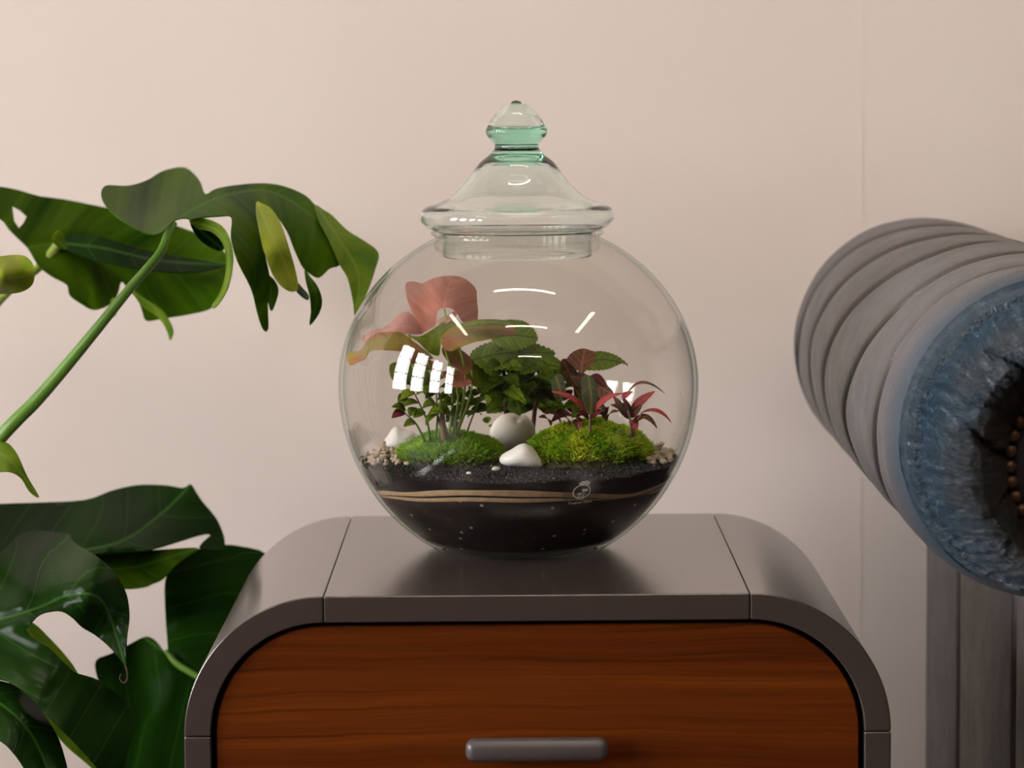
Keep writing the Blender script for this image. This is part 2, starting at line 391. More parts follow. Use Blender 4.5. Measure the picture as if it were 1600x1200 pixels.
def smooth_line(pts, n=6, closed=False):
    """Catmull-Rom through the points, any dimension"""
    P = [np.array(p, float) for p in pts]; out = []
    L = len(P)
    rngi = range(L if closed else L - 1)
    for i in rngi:
        if closed: a, b, c, d = P[(i - 1) % L], P[i], P[(i + 1) % L], P[(i + 2) % L]
        else: a, b, c, d = P[max(i - 1, 0)], P[i], P[i + 1], P[min(i + 2, L - 1)]
        for k in range(n):
            t = k / n
            out.append(0.5 * ((2 * b) + (-a + c) * t + (2 * a - 5 * b + 4 * c - d) * t * t + (-a + 3 * b - 3 * c + d) * t ** 3))
    if not closed: out.append(P[-1])
    return out
def tube(name, pts, radii, mat, parent=None, n=8, sm=5):
    if len(pts) != len(radii): radii = np.interp(np.linspace(0, 1, len(pts)), np.linspace(0, 1, len(radii)), radii)
    q = smooth_line([(*p, r) for p, r in zip(pts, radii)], sm)
    vs_, fs = [], []
    up = Vector((0.13, 0.31, 0.94))
    for i, p in enumerate(q):
        c = Vector(p[:3]); nx = Vector(q[min(i + 1, len(q) - 1)][:3]) - Vector(q[max(i - 1, 0)][:3]); nx.normalize()
        s = nx.cross(up); s = s.normalized() if s.length > 1e-4 else Vector((1, 0, 0)); t = s.cross(nx)
        for k in range(n):
            a = 2 * PI * k / n; vs_.append(c + (s * math.cos(a) + t * math.sin(a)) * p[3])
    for i in range(len(q) - 1):
        for k in range(n):
            fs.append((i * n + k, i * n + (k + 1) % n, (i + 1) * n + (k + 1) % n, (i + 1) * n + k))
    fs.append(tuple(range(n))[::-1]); fs.append(tuple((len(q) - 1) * n + k for k in range(n)))
    return mesh_obj(name, vs_, fs, mat, parent)

# leaf blade with an outline; depths are given at control points, the surface between them bends smoothly
def tps(ctrl):
    P = np.array([[c[0], c[1]] for c in ctrl], float) / 100.0; d = np.array([c[2] for c in ctrl], float)
    n = len(P); R = np.linalg.norm(P[:, None] - P[None], axis=2)
    K = np.where(R > 0, R * R * np.log(np.maximum(R, 1e-9)), 0) + np.eye(n) * 0.02
    A = np.zeros((n + 3, n + 3)); A[:n, :n] = K; A[:n, n] = 1; A[:n, n + 1:] = P; A[n, :n] = 1; A[n + 1:, :n] = P.T
    s = np.linalg.lstsq(A, np.concatenate([d, np.zeros(3)]), rcond=None)[0]
    def f(x, y):
        q = np.array([x, y]) / 100.0; r = np.linalg.norm(P - q, axis=1)
        k = np.where(r > 0, r * r * np.log(np.maximum(r, 1e-9)), 0)
        return float(k @ s[:n] + s[n] + q @ s[n + 1:])
    return f
def patch(outline, ctrl, rib, step=9.0, sm=3, wave=0.0, wperiod=0.034, holes=(), ppm=2000.0, serr=0):
    O = [np.array(p[:2], float) for p in (smooth_line(outline, sm, True) if sm > 1 else outline)]
    if serr:
        Q = []; cx = np.mean([p for p in O], axis=0)
        for i, p in enumerate(O):
            q = O[(i + 1) % len(O)]; t = q - p; nrm = np.array([t[1], -t[0]]); nrm = nrm / (np.linalg.norm(nrm) + 1e-9)
            if np.dot(nrm, p - cx) < 0: nrm = -nrm
            Q += [p, p + t * 0.45 + nrm * serr]
        O = Q
    Hs = [[np.array(p, float) for p in h] for h in holes]
    loops = [O] + Hs
    pts, edges = [], []
    for lp in loops:
        b = len(pts); pts += lp; edges += [(b + i, b + (i + 1) % len(lp)) for i in range(len(lp))]
    A = np.array(O); x0, y0 = A.min(0); x1, y1 = A.max(0)
    def inside(p, poly):
        c = False; j = len(poly) - 1
        for i in range(len(poly)):
            a, b = poly[i], poly[j]
            if (a[1] > p[1]) != (b[1] > p[1]) and p[0] < (b[0] - a[0]) * (p[1] - a[1]) / (b[1] - a[1]) + a[0]: c = not c
            j = i
        return c
    allp = np.array(pts)
    r = 0; y = y0 + step * 0.5
    while y < y1:
        x = x0 + (step * 0.5 if r % 2 else 0)
        while x < x1:
            p = np.array([x, y])
            if inside(p, O) and not any(inside(p, h) for h in Hs) and np.min(np.linalg.norm(allp - p, axis=1)) > step * 0.45: pts.append(p)
            x += step
        y += step * 0.87; r += 1
    res = delaunay_2d_cdt([Vector(p) for p in pts], edges, [], 1 if not Hs else 1, 1e-4)
    V2, Fc = res[0], res[2]
    if Hs:
        Fc = [f for f in Fc if not any(inside(sum((np.array(V2[i]) for i in f), np.zeros(2)) / len(f), h) for h in Hs)]
    f = tps(ctrl); rb = [np.array(p, float) for p in smooth_line(rib, 6)]
    acc = [0.0]
    for i in range(len(rb) - 1): acc.append(acc[-1] + np.linalg.norm(rb[i + 1] - rb[i]))
    R0 = np.array(rb[:-1]); R1 = np.array(rb[1:]); D = R1 - R0; LL = (D * D).sum(1) + 1e-9; AC = np.array(acc[:-1])
    V, UV = [], []
    for v in V2:
        p = np.array(v); t = np.clip(((p - R0) * D).sum(1) / LL, 0, 1); q = R0 + D * t[:, None]; dd = np.linalg.norm(p - q, axis=1); k = int(dd.argmin())
        if k == len(R0) - 1 or k == 0:
            t2 = ((p - R0[k]) @ D[k]) / LL[k]
            if (k == 0 and t2 < 0) or (k and t2 > 1): t[k] = t2
        cr = D[k][0] * (p[1] - R0[k][1]) - D[k][1] * (p[0] - R0[k][0])
        dist = abs(cr) / math.sqrt(LL[k])
        s = (AC[k] + t[k] * math.sqrt(LL[k])) / ppm; d = math.copysign(dist, cr) / ppm
        Y = f(p[0], p[1])
        if wave:
            ph = (s - abs(d) * 0.9) / wperiod
            Y += wave * (abs(math.sin(PI * ph)) - 0.5) * min(1, abs(d) / 0.01)
            Y += wave * 1.3 * (1 - min(1, abs(d) / 0.006))
        V.append(at(p[0], p[1], Y)); UV.append((s + 5.0, d))
    return V, [tuple(x) for x in Fc], UV
def merge(parts):
    V, Fc, U = [], [], []
    for v, f, u in parts:
        b = len(V); V += list(v); U += list(u); Fc += [tuple(i + b for i in x) for x in f]
    return V, Fc, U
def leaf_obj(name, parts, mat, parent, t=0.0007, label=None):
    V, Fc, U = merge(parts)
    # make faces look towards the camera side consistently
    F2 = []
    for f in Fc:
        a, b, c = (Vector(V[f[i]]) for i in range(3)); n = (b - a).cross(c - a)
        F2.append(f if n.dot(CAM - a) > 0 else f[::-1])
    o = mesh_obj(name, V, F2, mat, parent, True, U); solidify(o, t)
    if label: o['label'] = label
    return o
def blade(B, T, wd, arch=0.15, up=(0, -0.45, 0.9), fold=0.25, serr=0.0, shape=0.9, nt=13, curl=0.0, pet=0.0):
    """a small leaf built from its base, tip and width, arched along its length and folded along its rib"""
    B, T = Vector(B), Vector(T); d = T - B; L = d.length; dn = d / L
    up = Vector(up); up = (up - dn * up.dot(dn)); up = up.normalized() if up.length > 1e-5 else Vector((0, -1, 0))
    side = dn.cross(up)
    V, Fc, U = [], [], []
    js = (-1, -0.55, 0, 0.55, 1)
    for i in range(nt):
        t = i / (nt - 1)
        c = B + d * t + up * (arch * L * 4 * t * (1 - t)) - up * (curl * L * t ** 3)
        wv = wd * 0.5 * (math.sin(PI * min(1, t ** shape * 0.97 + 0.015)) ** 0.8)
        if t < pet: wv = 0.0005
        for j in js:
            ww = wv
            if abs(j) == 1 and serr: ww *= 1 + (serr if i % 2 else -serr)
            p = c + side * (ww * j) + up * (fold * abs(j) * wv)
            V.append(p); U.append((t * L + 5.0, ww * j))
    m = len(js)
    for i in range(nt - 1):
        for j in range(m - 1):
            a = i * m + j; Fc.append((a, a + 1, a + m + 1, a + m))
    return V, Fc, U

# ------------------------------------------------------------------ the room
WY = 2.93; XL, XR, YB, ZC = -3.0, 3.1, -4.2, 3.0
def quad_wall(name, lo, hi, mat):
    o = bm_obj(name, box_bm(lo, hi), mat); return struct(o)
quad_wall('floor', (XL - 0.1, YB - 0.1, -0.1), (XR + 0.1, WY + 0.1, 0), M['floor'])
quad_wall('ceiling', (XL - 0.1, YB - 0.1, ZC), (XR + 0.1, WY + 0.1, ZC + 0.1), M['ceiling'])
quad_wall('wall_back', (XL - 0.1, WY, 0), (XR + 0.1, WY + 0.1, ZC), M['wall'])
# faint vertical joint of the wall boarding right of the cabinet
jx = at(1345, 500, WY)[0]
struct(bm_obj('trim_1', box_bm((jx - 0.002, WY - 0.00025, 0), (jx + 0.002, WY + 0.001, ZC)), M['wall']))
struct(bm_obj('baseboard_back', box_bm((XL, WY - 0.018, 0), (XR, WY, 0.12), 0.004), M['skirt']))

def wall_with_windows(name, axis, pos, a0, a1, spans, z0, z1, thick, mat, first):
    """a wall built of pieces round its window openings; axis 'x' = wall at x=pos running along y"""
    bm = bmesh.new()
    def piece(u0, u1, v0, v1):
        if u1 - u0 < 1e-4 or v1 - v0 < 1e-4: return
        p0, p1 = (pos, pos + thick) if thick > 0 else (pos + thick, pos)
        if axis == 'x': box_bm((p0, u0, v0), (p1, u1, v1), bm=bm)
        else: box_bm((u0, p0, v0), (u1, p1, v1), bm=bm)
    piece(a0, a1, 0, z0); piece(a0, a1, z1, ZC)
    e = [a0] + [x for s in spans for x in s] + [a1]
    for i in range(0, len(e), 2): piece(e[i], e[i + 1], z0, z1)
    struct(bm_obj(name, bm, mat))
    for k, (u0, u1) in enumerate(spans):
        b = bmesh.new(); t = 0.035; pm = pos + thick * 0.55
        def bar(ua, ub, va, vb):
            if axis == 'x': box_bm((pm - 0.02, ua, va), (pm + 0.02, ub, vb), bm=b)
            else: box_bm((ua, pm - 0.02, va), (ub, pm + 0.02, vb), bm=b)
        bar(u0, u0 + t, z0, z1); bar(u1 - t, u1, z0, z1); bar(u0, u1, z0, z0 + t); bar(u0, u1, z1 - t, z1)
        n = max(2, round((u1 - u0) / 0.22))
        for i in range(1, n): u = u0 + (u1 - u0) * i / n; bar(u - 0.012, u + 0.012, z0, z1)
        for v in (z0 + (z1 - z0) * 0.36, z0 + (z1 - z0) * 0.70): bar(u0, u1, v - 0.012, v + 0.012)
        wo = struct(bm_obj('window_%d' % (first + k), b, M['winframe']))
        pq = pos + thick * 0.9
        if axis == 'x': pn = bm_obj('window_pane', box_bm((pq - 0.003, u0, z0), (pq + 0.003, u1, z1)), M['sky'], wo)
        else: pn = bm_obj('window_pane', box_bm((u0, pq - 0.003, z0), (u1, pq + 0.003, z1)), M['sky'], wo)
wall_with_windows('wall_left', 'x', XL, YB, WY, [(-1.0, -0.45), (-0.1, 0.45), (0.8, 1.35), (1.6, 2.15)], 0.7, 2.15, -0.12, M['wall2'], 1)
wall_with_windows('wall_right', 'x', XR, YB, WY, [], 0.95, 2.35, 0.12, M['wall2'], 4)
wall_with_windows('wall_front', 'y', YB, XL, XR, [], 0.95, 2.35, -0.12, M['wall2'], 6)
# ceiling tubes
for k, (x, y, lx, ly) in enumerate([(0.15, 1.9, 1.2, 0.05), (0.25, 0.5, 1.2, 0.05), (1.9, 1.2, 0.05, 1.2), (-1.7, 1.0, 0.05, 1.2), (0.6, -1.8, 1.2, 0.05)]):
    t = thing('ceiling_light', ['long white tube light on the ceiling nearest above the cabinet', 'long white tube light on the ceiling above the camera',
              'long white tube light on the ceiling over the armchair', 'long white tube light on the ceiling near the left windows', 'long white tube light at the far end of the ceiling'][k],
              'ceiling light', (x, y, ZC), 'tube lights on the ceiling')
    bm_obj('housing', box_bm((x - lx / 2 - 0.02, y - ly / 2 - 0.02, ZC - 0.04), (x + lx / 2 + 0.02, y + ly / 2 + 0.02, ZC), 0.004), M['winframe'], t)
    bm_obj('tube', box_bm((x - lx / 2, y - ly / 2, ZC - 0.07), (x + lx / 2, y + ly / 2, ZC - 0.04), 0.008), M['tube'], t)

# ------------------------------------------------------------------ the cabinet
fl = onz(505, 932, TOP); fr_ = onz(1172, 927, TOP); YF = (fl.y + fr_.y) / 2
YBK = onz(835, 804, TOP).y
XC = onz(838.5, 930, TOP).x; PPM = F / (YF * math.cos(PITCH) + 0.37 * math.sin(PITCH))
HW = 555 / PPM; RO = 221 / PPM; TH = 42 / PPM; ZB = 0.14
cab = thing('bedside_cabinet', 'grey lacquered cabinet with rounded corners and walnut drawer fronts', 'cabinet', (XC, (YF + YBK) / 2, 0))
def ring_seg(pts_o, pts_i, name, label=None):
    """a piece of the bent frame: section polygon in x-z run along y, with softened edges"""
    bm = bmesh.new(); n = len(pts_o)
    poly = pts_o + pts_i[::-1]
    A = [bm.verts.new((x, YF, z)) for x, z in poly]; B = [bm.verts.new((x, YBK, z)) for x, z in poly]
    m = len(poly)
    for i in range(n - 1):   # front and back as strips
        bm.faces.new((A[i], A[i + 1], A[m - 2 - i], A[m - 1 - i])); bm.faces.new((B[i + 1], B[i], B[m - 1 - i], B[m - 2 - i]))
    for i in range(m): j = (i + 1) % m; bm.faces.new((A[j], A[i], B[i], B[j]))
    bmesh.ops.recalc_face_normals(bm, faces=bm.faces)
    es = [e for e in bm.edges if len(e.link_faces) == 2 and e.calc_face_angle(0) > 0.6]
    bmesh.ops.bevel(bm, geom=es, offset=0.0013, segments=3, affect='EDGES', profile=0.5)
    o = bm_obj(name, bm, M['lacquer'], cab, True)
    mo = o.modifiers.new('n', 'WEIGHTED_NORMAL'); mo.keep_sharp = True; mo.weight = 100
    return o
g = 0.0004
def arc(cx, cz, r, a0, a1, n=28): return [(cx + r * math.cos(math.radians(a0 + (a1 - a0) * i / n)), cz + r * math.sin(math.radians(a0 + (a1 - a0) * i / n))) for i in range(n + 1)]
cl, crr, czt, czb = XC - HW + RO, XC + HW - RO, TOP - RO, ZB + RO
ri = RO - TH
ring_seg([(cl + g, TOP), (crr - g, TOP)], [(cl + g, TOP - TH), (crr - g, TOP - TH)], 'top_panel')
ring_seg([(cl + g, ZB), (crr - g, ZB)], [(cl + g, ZB + TH), (crr - g, ZB + TH)], 'bottom_panel')
ring_seg([(XC - HW, czb + g), (XC - HW, czt - g)], [(XC - HW + TH, czb + g), (XC - HW + TH, czt - g)], 'side_panel')
ring_seg([(XC + HW, czb + g), (XC + HW, czt - g)], [(XC + HW - TH, czb + g), (XC + HW - TH, czt - g)], 'side_panel')
for cx, cz, a0, a1 in ((cl, czt, 90, 180), (crr, czt, 0, 90), (crr, czb, 270, 360), (cl, czb, 180, 270)):
    ring_seg(arc(cx, cz, RO, a0, a1), arc(cx, cz, ri, a0, a1), 'corner_panel')
def rrect(x0, x1, z0, z1, r, corners=(1, 1, 1, 1), n=20):
    out = []
    for (cx, cz, a), c in zip(((x1 - r, z1 - r, 0), (x0 + r, z1 - r, 90), (x0 + r, z0 + r, 180), (x1 - r, z0 + r, 270)), corners):
        if c: out += arc(cx, cz, r, a, a + 90, n)
        else: out.append((x1 if a in (0, 270) else x0, z1 if a in (0, 90) else z0))
    return out
def slab(name, poly, y0, y1, mat, parent, bev=0.001, smooth=True):
    bm = bmesh.new(); A = [bm.verts.new((x, y0, z)) for x, z in poly]; B = [bm.verts.new((x, y1, z)) for x, z in poly]
    f1 = bm.faces.new(A); bm.faces.new(B[::-1])
    m = len(poly)
    for i in range(m): bm.faces.new((A[(i + 1) % m], A[i], B[i], B[(i + 1) % m]))
    bmesh.ops.recalc_face_normals(bm, faces=bm.faces)
    if bev: bmesh.ops.bevel(bm, geom=[e for e in f1.edges], offset=bev, segments=2, affect='EDGES')
    o = bm_obj(name, bm, mat, parent, smooth)
    mo = o.modifiers.new('n', 'WEIGHTED_NORMAL'); mo.keep_sharp = True
    return o
# dark recess behind the drawers
xi0, xi1, zi0, zi1 = XC - HW + TH, XC + HW - TH, ZB + TH, TOP - TH
slab('recess', rrect(xi0 + 0.0003, xi1 - 0.0003, zi0 + 0.0003, zi1 - 0.0003, ri - 0.0003), YF + 0.03, YBK - 0.004, M['black'], cab, 0)
gp = 0.0032; zm = TOP - 0.235
def handle(parent, zc, px0, px1):
    bm = bmesh.new(); x0 = at(px0, 1175, YF - 0.018).x; x1 = at(px1, 1175, YF - 0.018).x
    box_bm((x0, YF - 0.020, zc - 0.0082), (x1, YF - 0.004, zc + 0.0082), 0.0065, 5, bm)
    o = bm_obj('handle', bm, M['handle'], parent, True)
    for dx in (0.15, 0.85):
        x = x0 + (x1 - x0) * dx
        pass
    return o
HZ = at(839, 1174, YF - 0.018).z
dr = slab('drawer', rrect(xi0 + gp, xi1 - gp, zm + 0.0015, zi1 - gp, ri - gp, (1, 1, 0, 0)), YF + 0.004, YF + 0.0302, M['wood'], cab)
dr['label'] = 'upper walnut drawer front'
h1 = handle(dr, HZ, 727, 951)
h1.matrix_parent_inverse = Matrix.Identity(4); h1.location = (0, 0, 0)
dr2 = slab('drawer', rrect(xi0 + gp, xi1 - gp, zi0 + gp, zm - 0.0015, ri - gp, (0, 0, 1, 1)), YF + 0.004, YF + 0.0302, M['wood'], cab)
h2 = handle(dr2, HZ - 0.22, 727, 951); h2.matrix_parent_inverse = Matrix.Identity(4)
for sx in (-1, 1):
    for yy in (YF + 0.06, YBK - 0.06):
        x = XC + sx * (HW - RO - 0.01)
        lg = lathe('leg', [(0, 0), (0.012, 0), (0.013, 0.004), (0.019, ZB + 0.001), (0, ZB + 0.001)], M['lacquer'], (x, yy, 0), cab, 20)

# ------------------------------------------------------------------ terrarium
GC = onz(812, 855, TOP); GX, GY = GC.x, GC.y
DG = (Vector((GX, GY, TOP + 0.12)) - CAM).dot(ray(800, 600).normalized())
S = DG / F                      # metres per pixel at the globe's axis
def G(px, py, dy=0.0): return at(px, py, GY + dy)
A_, BU, BL = 281 * S, 258 * S, 290 * S; ZCG = 257 * S      # globe centre height above the base
T_ = 0.0032
def rad(z):                    # outer radius at height z above the base
    d = (z - ZCG) / (BU if z > ZCG else BL)
    return A_ * math.sqrt(max(0, 1 - d * d))
def rin(z): return max(rad(z) - T_ * 1.05, 0.002)
jar = thing('glass_globe_jar', 'clear round glass globe jar planted as a terrarium on the grey cabinet', 'terrarium', (GX, GY, TOP))
jc = (GX, GY, TOP)
rb0 = rad(0.0)
rnk = 133 * S; znk = (257 + 228) * S
outer = [(0, 0.0012), (rb0 * 0.80, 0.0012), (rb0 * 0.95, 0.0), (rb0, 0.0008)]
zs = np.linspace(0.003, ZCG + BU * 0.875, 60)
for z in zs: outer.append((rad(z), z))
zt = zs[-1]; rt = rad(zt)
outer += [(rt - 0.0035, zt + 0.0018), (rnk - 0.003, zt + 0.0030), (rnk, zt + 0.0042), (rnk + 0.0008, zt + 0.0060), (rnk - 0.0005, zt + 0.0074)]
inner = [(rnk - 0.0045, zt + 0.0074), (rnk - 0.0058, zt + 0.0055), (rnk - 0.0058, zt + 0.0005)]
for z in zs[::-1]:
    if z < zt - 0.002 and z > 0.007: inner.append((rin(z), z))
inner += [(rb0 * 0.9, 0.0055), (0, 0.0050)]
lathe('globe_wall', outer + inner, M['globe'], jc, jar, 128)
ZRIM = zt + 0.0074

# lid
def LZ(y): return ZRIM + (364 - y) * S
lp = [(0, 163), (3, 163.2), (7, 165), (9, 168), (16, 169), (22, 172), (30, 180), (36, 188), (42, 197), (46.5, 205), (48, 211), (46, 217), (41, 223), (36.5, 227.5), (34, 232), (35.5, 238),
      (42, 246), (50, 252), (58, 259), (67, 271), (76.5, 284), (88, 297.5), (102, 310), (120, 319), (138, 325), (147, 331), (151.5, 339), (151, 347), (145, 355), (136, 361), (127, 363.9),
      (121, 364.2), (118, 369), (117, 385), (117, 400), (115.5, 404.5)]
li = [(113, 404.5), (112.5, 400), (113, 372), (115, 365.8), (125, 360.5), (136, 357), (143, 352), (147, 346), (147, 339.5), (143.5, 334), (135, 329.5), (117, 323.5), (99, 314.5), (84.5, 301.5), (72, 287.5), (62, 274.5), (52, 264), (40, 257), (20, 252.5), (0, 252)]
lid = lathe('lid', [(r * S, LZ(y)) for r, y in [tuple(q) for q in smooth_line(lp, 3)][:]] + [(r * S, LZ(y)) for r, y in [tuple(q) for q in smooth_line(li, 3)]], M['lid'], jc, jar, 128); lid['label'] = 'greenish blown glass lid with pointed knob'
# air bubble inside the knob
bub = [(0, 171), (5, 171.4), (11, 174), (18, 180), (27, 188), (34, 196), (39.5, 204), (36, 208), (22, 210), (0, 210)]
vsb = [(max(r, 0) * S, LZ(y)) for r, y in [tuple(q) for q in smooth_line(bub, 3)]]
kb = lathe('knob_hollow', vsb, M['lid'], (0, 0, 0), None, 64, flip=True)
bm = bmesh.new(); bm.from_mesh(lid.data)
n0 = len(bm.verts); bm.from_mesh(kb.data); bm.verts.ensure_lookup_table()
for v in bm.verts[n0:]: v.co += Vector(jc)
bm.to_mesh(lid.data); bm.free(); bpy.data.objects.remove(kb)

# sticker on the front of the globe
def sph(u, v, off=0.0003):
    """a point on the outer glass near the sticker: u, v in px right / up of its centre"""
    ang0 = math.asin((887 - 812) * S / rad((855 - 771 - 33) * S)); z0 = ZST
    z = z0 + v * S * math.sqrt(1 - ((z0 - ZCG) / BL) ** 2) ; r = rad(z) + off
    a = ang0 + u * S / rad(z0)
    return Vector((GX + r * math.sin(a), GY - r * math.cos(a), TOP + z))
# find the height on the glass that lies behind the pixel (887,771)
ZST = 0.05
for _ in range(40):
    a0 = math.asin(75 * S / rad(ZST)); p = Vector((GX + rad(ZST) * math.sin(a0), GY - rad(ZST) * math.cos(a0), TOP + ZST))
    q = RM.transposed() @ (p - CAM); py = 600 - F * q.y / -q.z
    ZST += (py - 771) * S * 0.7
V, Fc = [], []
nr, na = 5, 40
V.append(sph(0, 0))
for i in range(1, nr + 1):
    for k in range(na):
        a = 2 * PI * k / na; V.append(sph(30 * i / nr * math.cos(a), 30 * i / nr * math.sin(a)))
for k in range(na):
    Fc.append((0, 1 + k, 1 + (k + 1) % na))
    for i in range(nr - 1):
        a = 1 + i * na + k; b = 1 + i * na + (k + 1) % na; Fc.append((a, a + na, b + na, b))
st = mesh_obj('sticker', V, Fc, M['sticker'], jar); solidify(st, 0.0002, 1); st['label'] = 'round clear sticker with white jar and palm tree emblem'
def ribbon2(pts, wds, off=0.0007):
    """flat printed stroke on the glass"""
    V, Fc = [], []
    for i, p in enumerate(pts):
        q = pts[min(i + 1, len(pts) - 1)]; o = pts[max(i - 1, 0)]
        t = Vector((q[0] - o[0], q[1] - o[1])); t.normalize(); n = Vector((-t.y, t.x)); h = wds[i] / 2 if hasattr(wds, '__len__') else wds / 2
        V += [sph(p[0] + n.x * h, p[1] + n.y * h, off), sph(p[0] - n.x * h, p[1] - n.y * h, off)]
    for i in range(len(pts) - 1): Fc.append((2 * i, 2 * i + 1, 2 * i + 3, 2 * i + 2))
    return V, Fc, [(0, 0)] * len(V)
ps = []
circ = [(-1.5 + 13.5 * math.cos(2 * PI * k / 40), 2.0 + 12.5 * math.sin(2 * PI * k / 40)) for k in range(41)]
ps.append(ribbon2(circ, 1.5))
ps.append(ribbon2([(-8, 17), (9, 17.5)], 4.5)); ps.append(ribbon2([(-5, 20.5), (6, 21)], 2.6)); ps.append(ribbon2([(-5.5, 14), (8, 14.5)], 2.0))
def palm(x, y, h, s):
    ps.append(ribbon2([(x, y), (x + 0.8, y + h * 0.5), (x + 1.8, y + h)], [1.4, 1.1, 0.9]))
    cx, cy_ = x + 1.8, y + h
    for a, l in ((160, 1), (195, 1), (230, 0.85), (20, 1), (-15, 1), (-50, 0.85), (100, 0.5)):
        r = math.radians(a); dx, dy = math.cos(r), math.sin(r)
        ps.append(ribbon2([(cx, cy_), (cx + dx * 3.2 * s * l, cy_ + dy * 3 * s * l + 1.2 * s), (cx + dx * 6.0 * s * l, cy_ + dy * 6.0 * s * l - 0.6 * s)], [0.8, 1.9, 0.3]))
palm(1.5, -9.5, 14, 1.0); palm(-5.5, -8.5, 7.0, 0.6)
ps.append(ribbon2([(-8, -8.6), (0, -7.5), (7, -8.2)], 1.2))
Vp, Fp, _ = merge(ps)
mesh_obj('emblem', Vp, Fp, M['print'], st, False).matrix_parent_inverse = Matrix.Identity(4)
tc = bpy.data.curves.new('lettering', 'FONT'); tc.body = 'Tropical Glass'; tc.align_x = 'CENTER'; tc.size = 8.0; tc.resolution_u = 3
to = bpy.data.objects.new('lettering_source', tc); C.objects.link(to)
bpy.context.view_layer.update()
tm = bpy.data.meshes.new_from_object(to); bpy.data.objects.remove(to)
mesh_obj('lettering', [sph(v.co.x * 0.86, v.co.y * 0.72 - 19.5 + v.co.x * 0.04, 0.0007) for v in tm.vertices], [tuple(p.vertices) for p in tm.polygons], M['print'], st, False).matrix_parent_inverse = Matrix.Identity(4)
bpy.data.meshes.remove(tm)

# soil layers: heights above the base at angle a (a=0 right, -90 deg = towards the camera)
def wob(a, k, amp, ph): return amp * math.sin(k * a + ph)
ZS = (855 - 716) * S             # height of the planting surface
def h_sand0(a): return (95 + 10.0 * max(0, -math.sin(a)) + 2.5 * math.cos(a) + 2.0 * math.sin(3 * a + 0.6) + 0.9 * math.sin(9 * a)) * S
def thick1(a): return max(0.1, 4.4 + 3.4 * math.sin(3 * a + 1.0) + 1.2 * math.sin(5 * a + 2)) * S
def gap1(a): return (2.2 + 1.0 * math.sin(3 * a + 1)) * S
def thick2(a): return (8.0 + 1.6 * math.sin(3 * a + 0.4) + 0.9 * math.sin(11 * a)) * S
L0 = lambda a: h_sand0(a) - 3 * S
L1 = lambda a: L0(a) + thick1(a)
L2 = lambda a: L1(a) + gap1(a)
L3 = lambda a: L2(a) + thick2(a)
def top_h(x, y):
    """planting surface in globe metres"""
    n = noise.noise(Vector((x * 60, y * 60, 3))) * 0.0012 + noise.noise(Vector((x * 18, y * 18, 7))) * 0.002
    return ZS + n + 0.004 * max(0, y / A_) - 0.003 * max(0, -y / A_)
soil = thing('terrarium_soil', 'dark potting soil with two tan sand stripes filling the globe bottom', 'soil', (GX, GY, TOP + 0.0055))
NA = 160
def layer(name, lo, hi, mat, label=None, last=False):
    V, Fc = [], []; gr = 7
    def rr(z): return rin(z) - 0.0004
    # outer wall rows
    rows = []
    for j in range(gr):
        row = []
        for k in range(NA):
            a = 2 * PI * k / NA; z0 = lo(a); z1 = hi(a) if not last else top_h(math.cos(a) * A_ * 0.9, math.sin(a) * A_ * 0.9)
            z = z0 + (z1 - z0) * j / (gr - 1); r = rr(z)
            row.append(len(V)); V.append((GX + r * math.cos(a), GY + r * math.sin(a), TOP + z))
        rows.append(row)
    for j in range(gr - 1):
        for k in range(NA): k2 = (k + 1) % NA; Fc.append((rows[j][k], rows[j][k2], rows[j + 1][k2], rows[j + 1][k]))
    # top disc
    prev = rows[-1]; nd = 14 if last else 2
    for i in range(1, nd):
        f = 1 - i / nd; row = []
        for k in range(NA):
            a = 2 * PI * k / NA
            if last:
                r0 = rr(ZS); x, y = r0 * f * math.cos(a), r0 * f * math.sin(a); z = top_h(x, y)
            else:
                r0 = rr(hi(a)); x, y = r0 * f * math.cos(a), r0 * f * math.sin(a); z = hi(a)
            row.append(len(V)); V.append((GX + x, GY + y, TOP + z))
        for k in range(NA): k2 = (k + 1) % NA; Fc.append((prev[k], prev[k2], row[k2], row[k]))
        prev = row
    Fc.append(tuple(prev))
    # bottom disc, lifted a little inside
    c = len(V); zb = float(np.mean([lo(2 * PI * k / NA) for k in range(NA)])); V.append((GX, GY, TOP + zb))
    for k in range(NA): Fc.append((rows[0][(k + 1) % NA], rows[0][k], c))
    o = mesh_obj(name, V, Fc, mat, soil)
    if label: o['label'] = label
    return o
layer('potting_soil', lambda a: 0.0065, L0, M['soil'])
layer('sand_layer', L0, L1, M['sand'], 'lower thin tan sand stripe')
layer('soil_line', L1, L2, M['soil2'])
layer('sand_layer', L2, L3, M['sand'], 'upper tan sand stripe')
layer('top_soil', L3, None, M['soil2'], 'black top soil', True)
# loose dark grit on the surface (nobody could count it)
def blob(c, r, sq=(1, 1, 1), seed=0, sub=1, rough_=0.25):
    bm = bmesh.new(); bmesh.ops.create_icosphere(bm, subdivisions=sub, radius=1)
    V = []
    ca, sa = math.cos(seed * 1.7), math.sin(seed * 1.7)
    for v in bm.verts:
        n = 1 + rough_ * noise.noise(v.co * 1.1 + Vector((seed * 3.1, seed * 1.3, seed)))
        p = Vector((v.co.x * sq[0], v.co.y * sq[1], v.co.z * sq[2])) * (r * n)
        V.append(Vector((p.x * ca - p.y * sa, p.x * sa + p.y * ca, p.z)) + Vector(c))
    Fc = [tuple(v.index for v in f.verts) for f in bm.faces]; bm.free(); return V, Fc
V, Fc, Tn = [], [], []
oc = [(1, 0, 0), (-1, 0, 0), (0, 1, 0), (0, -1, 0), (0, 0, 1), (0, 0, -1)]
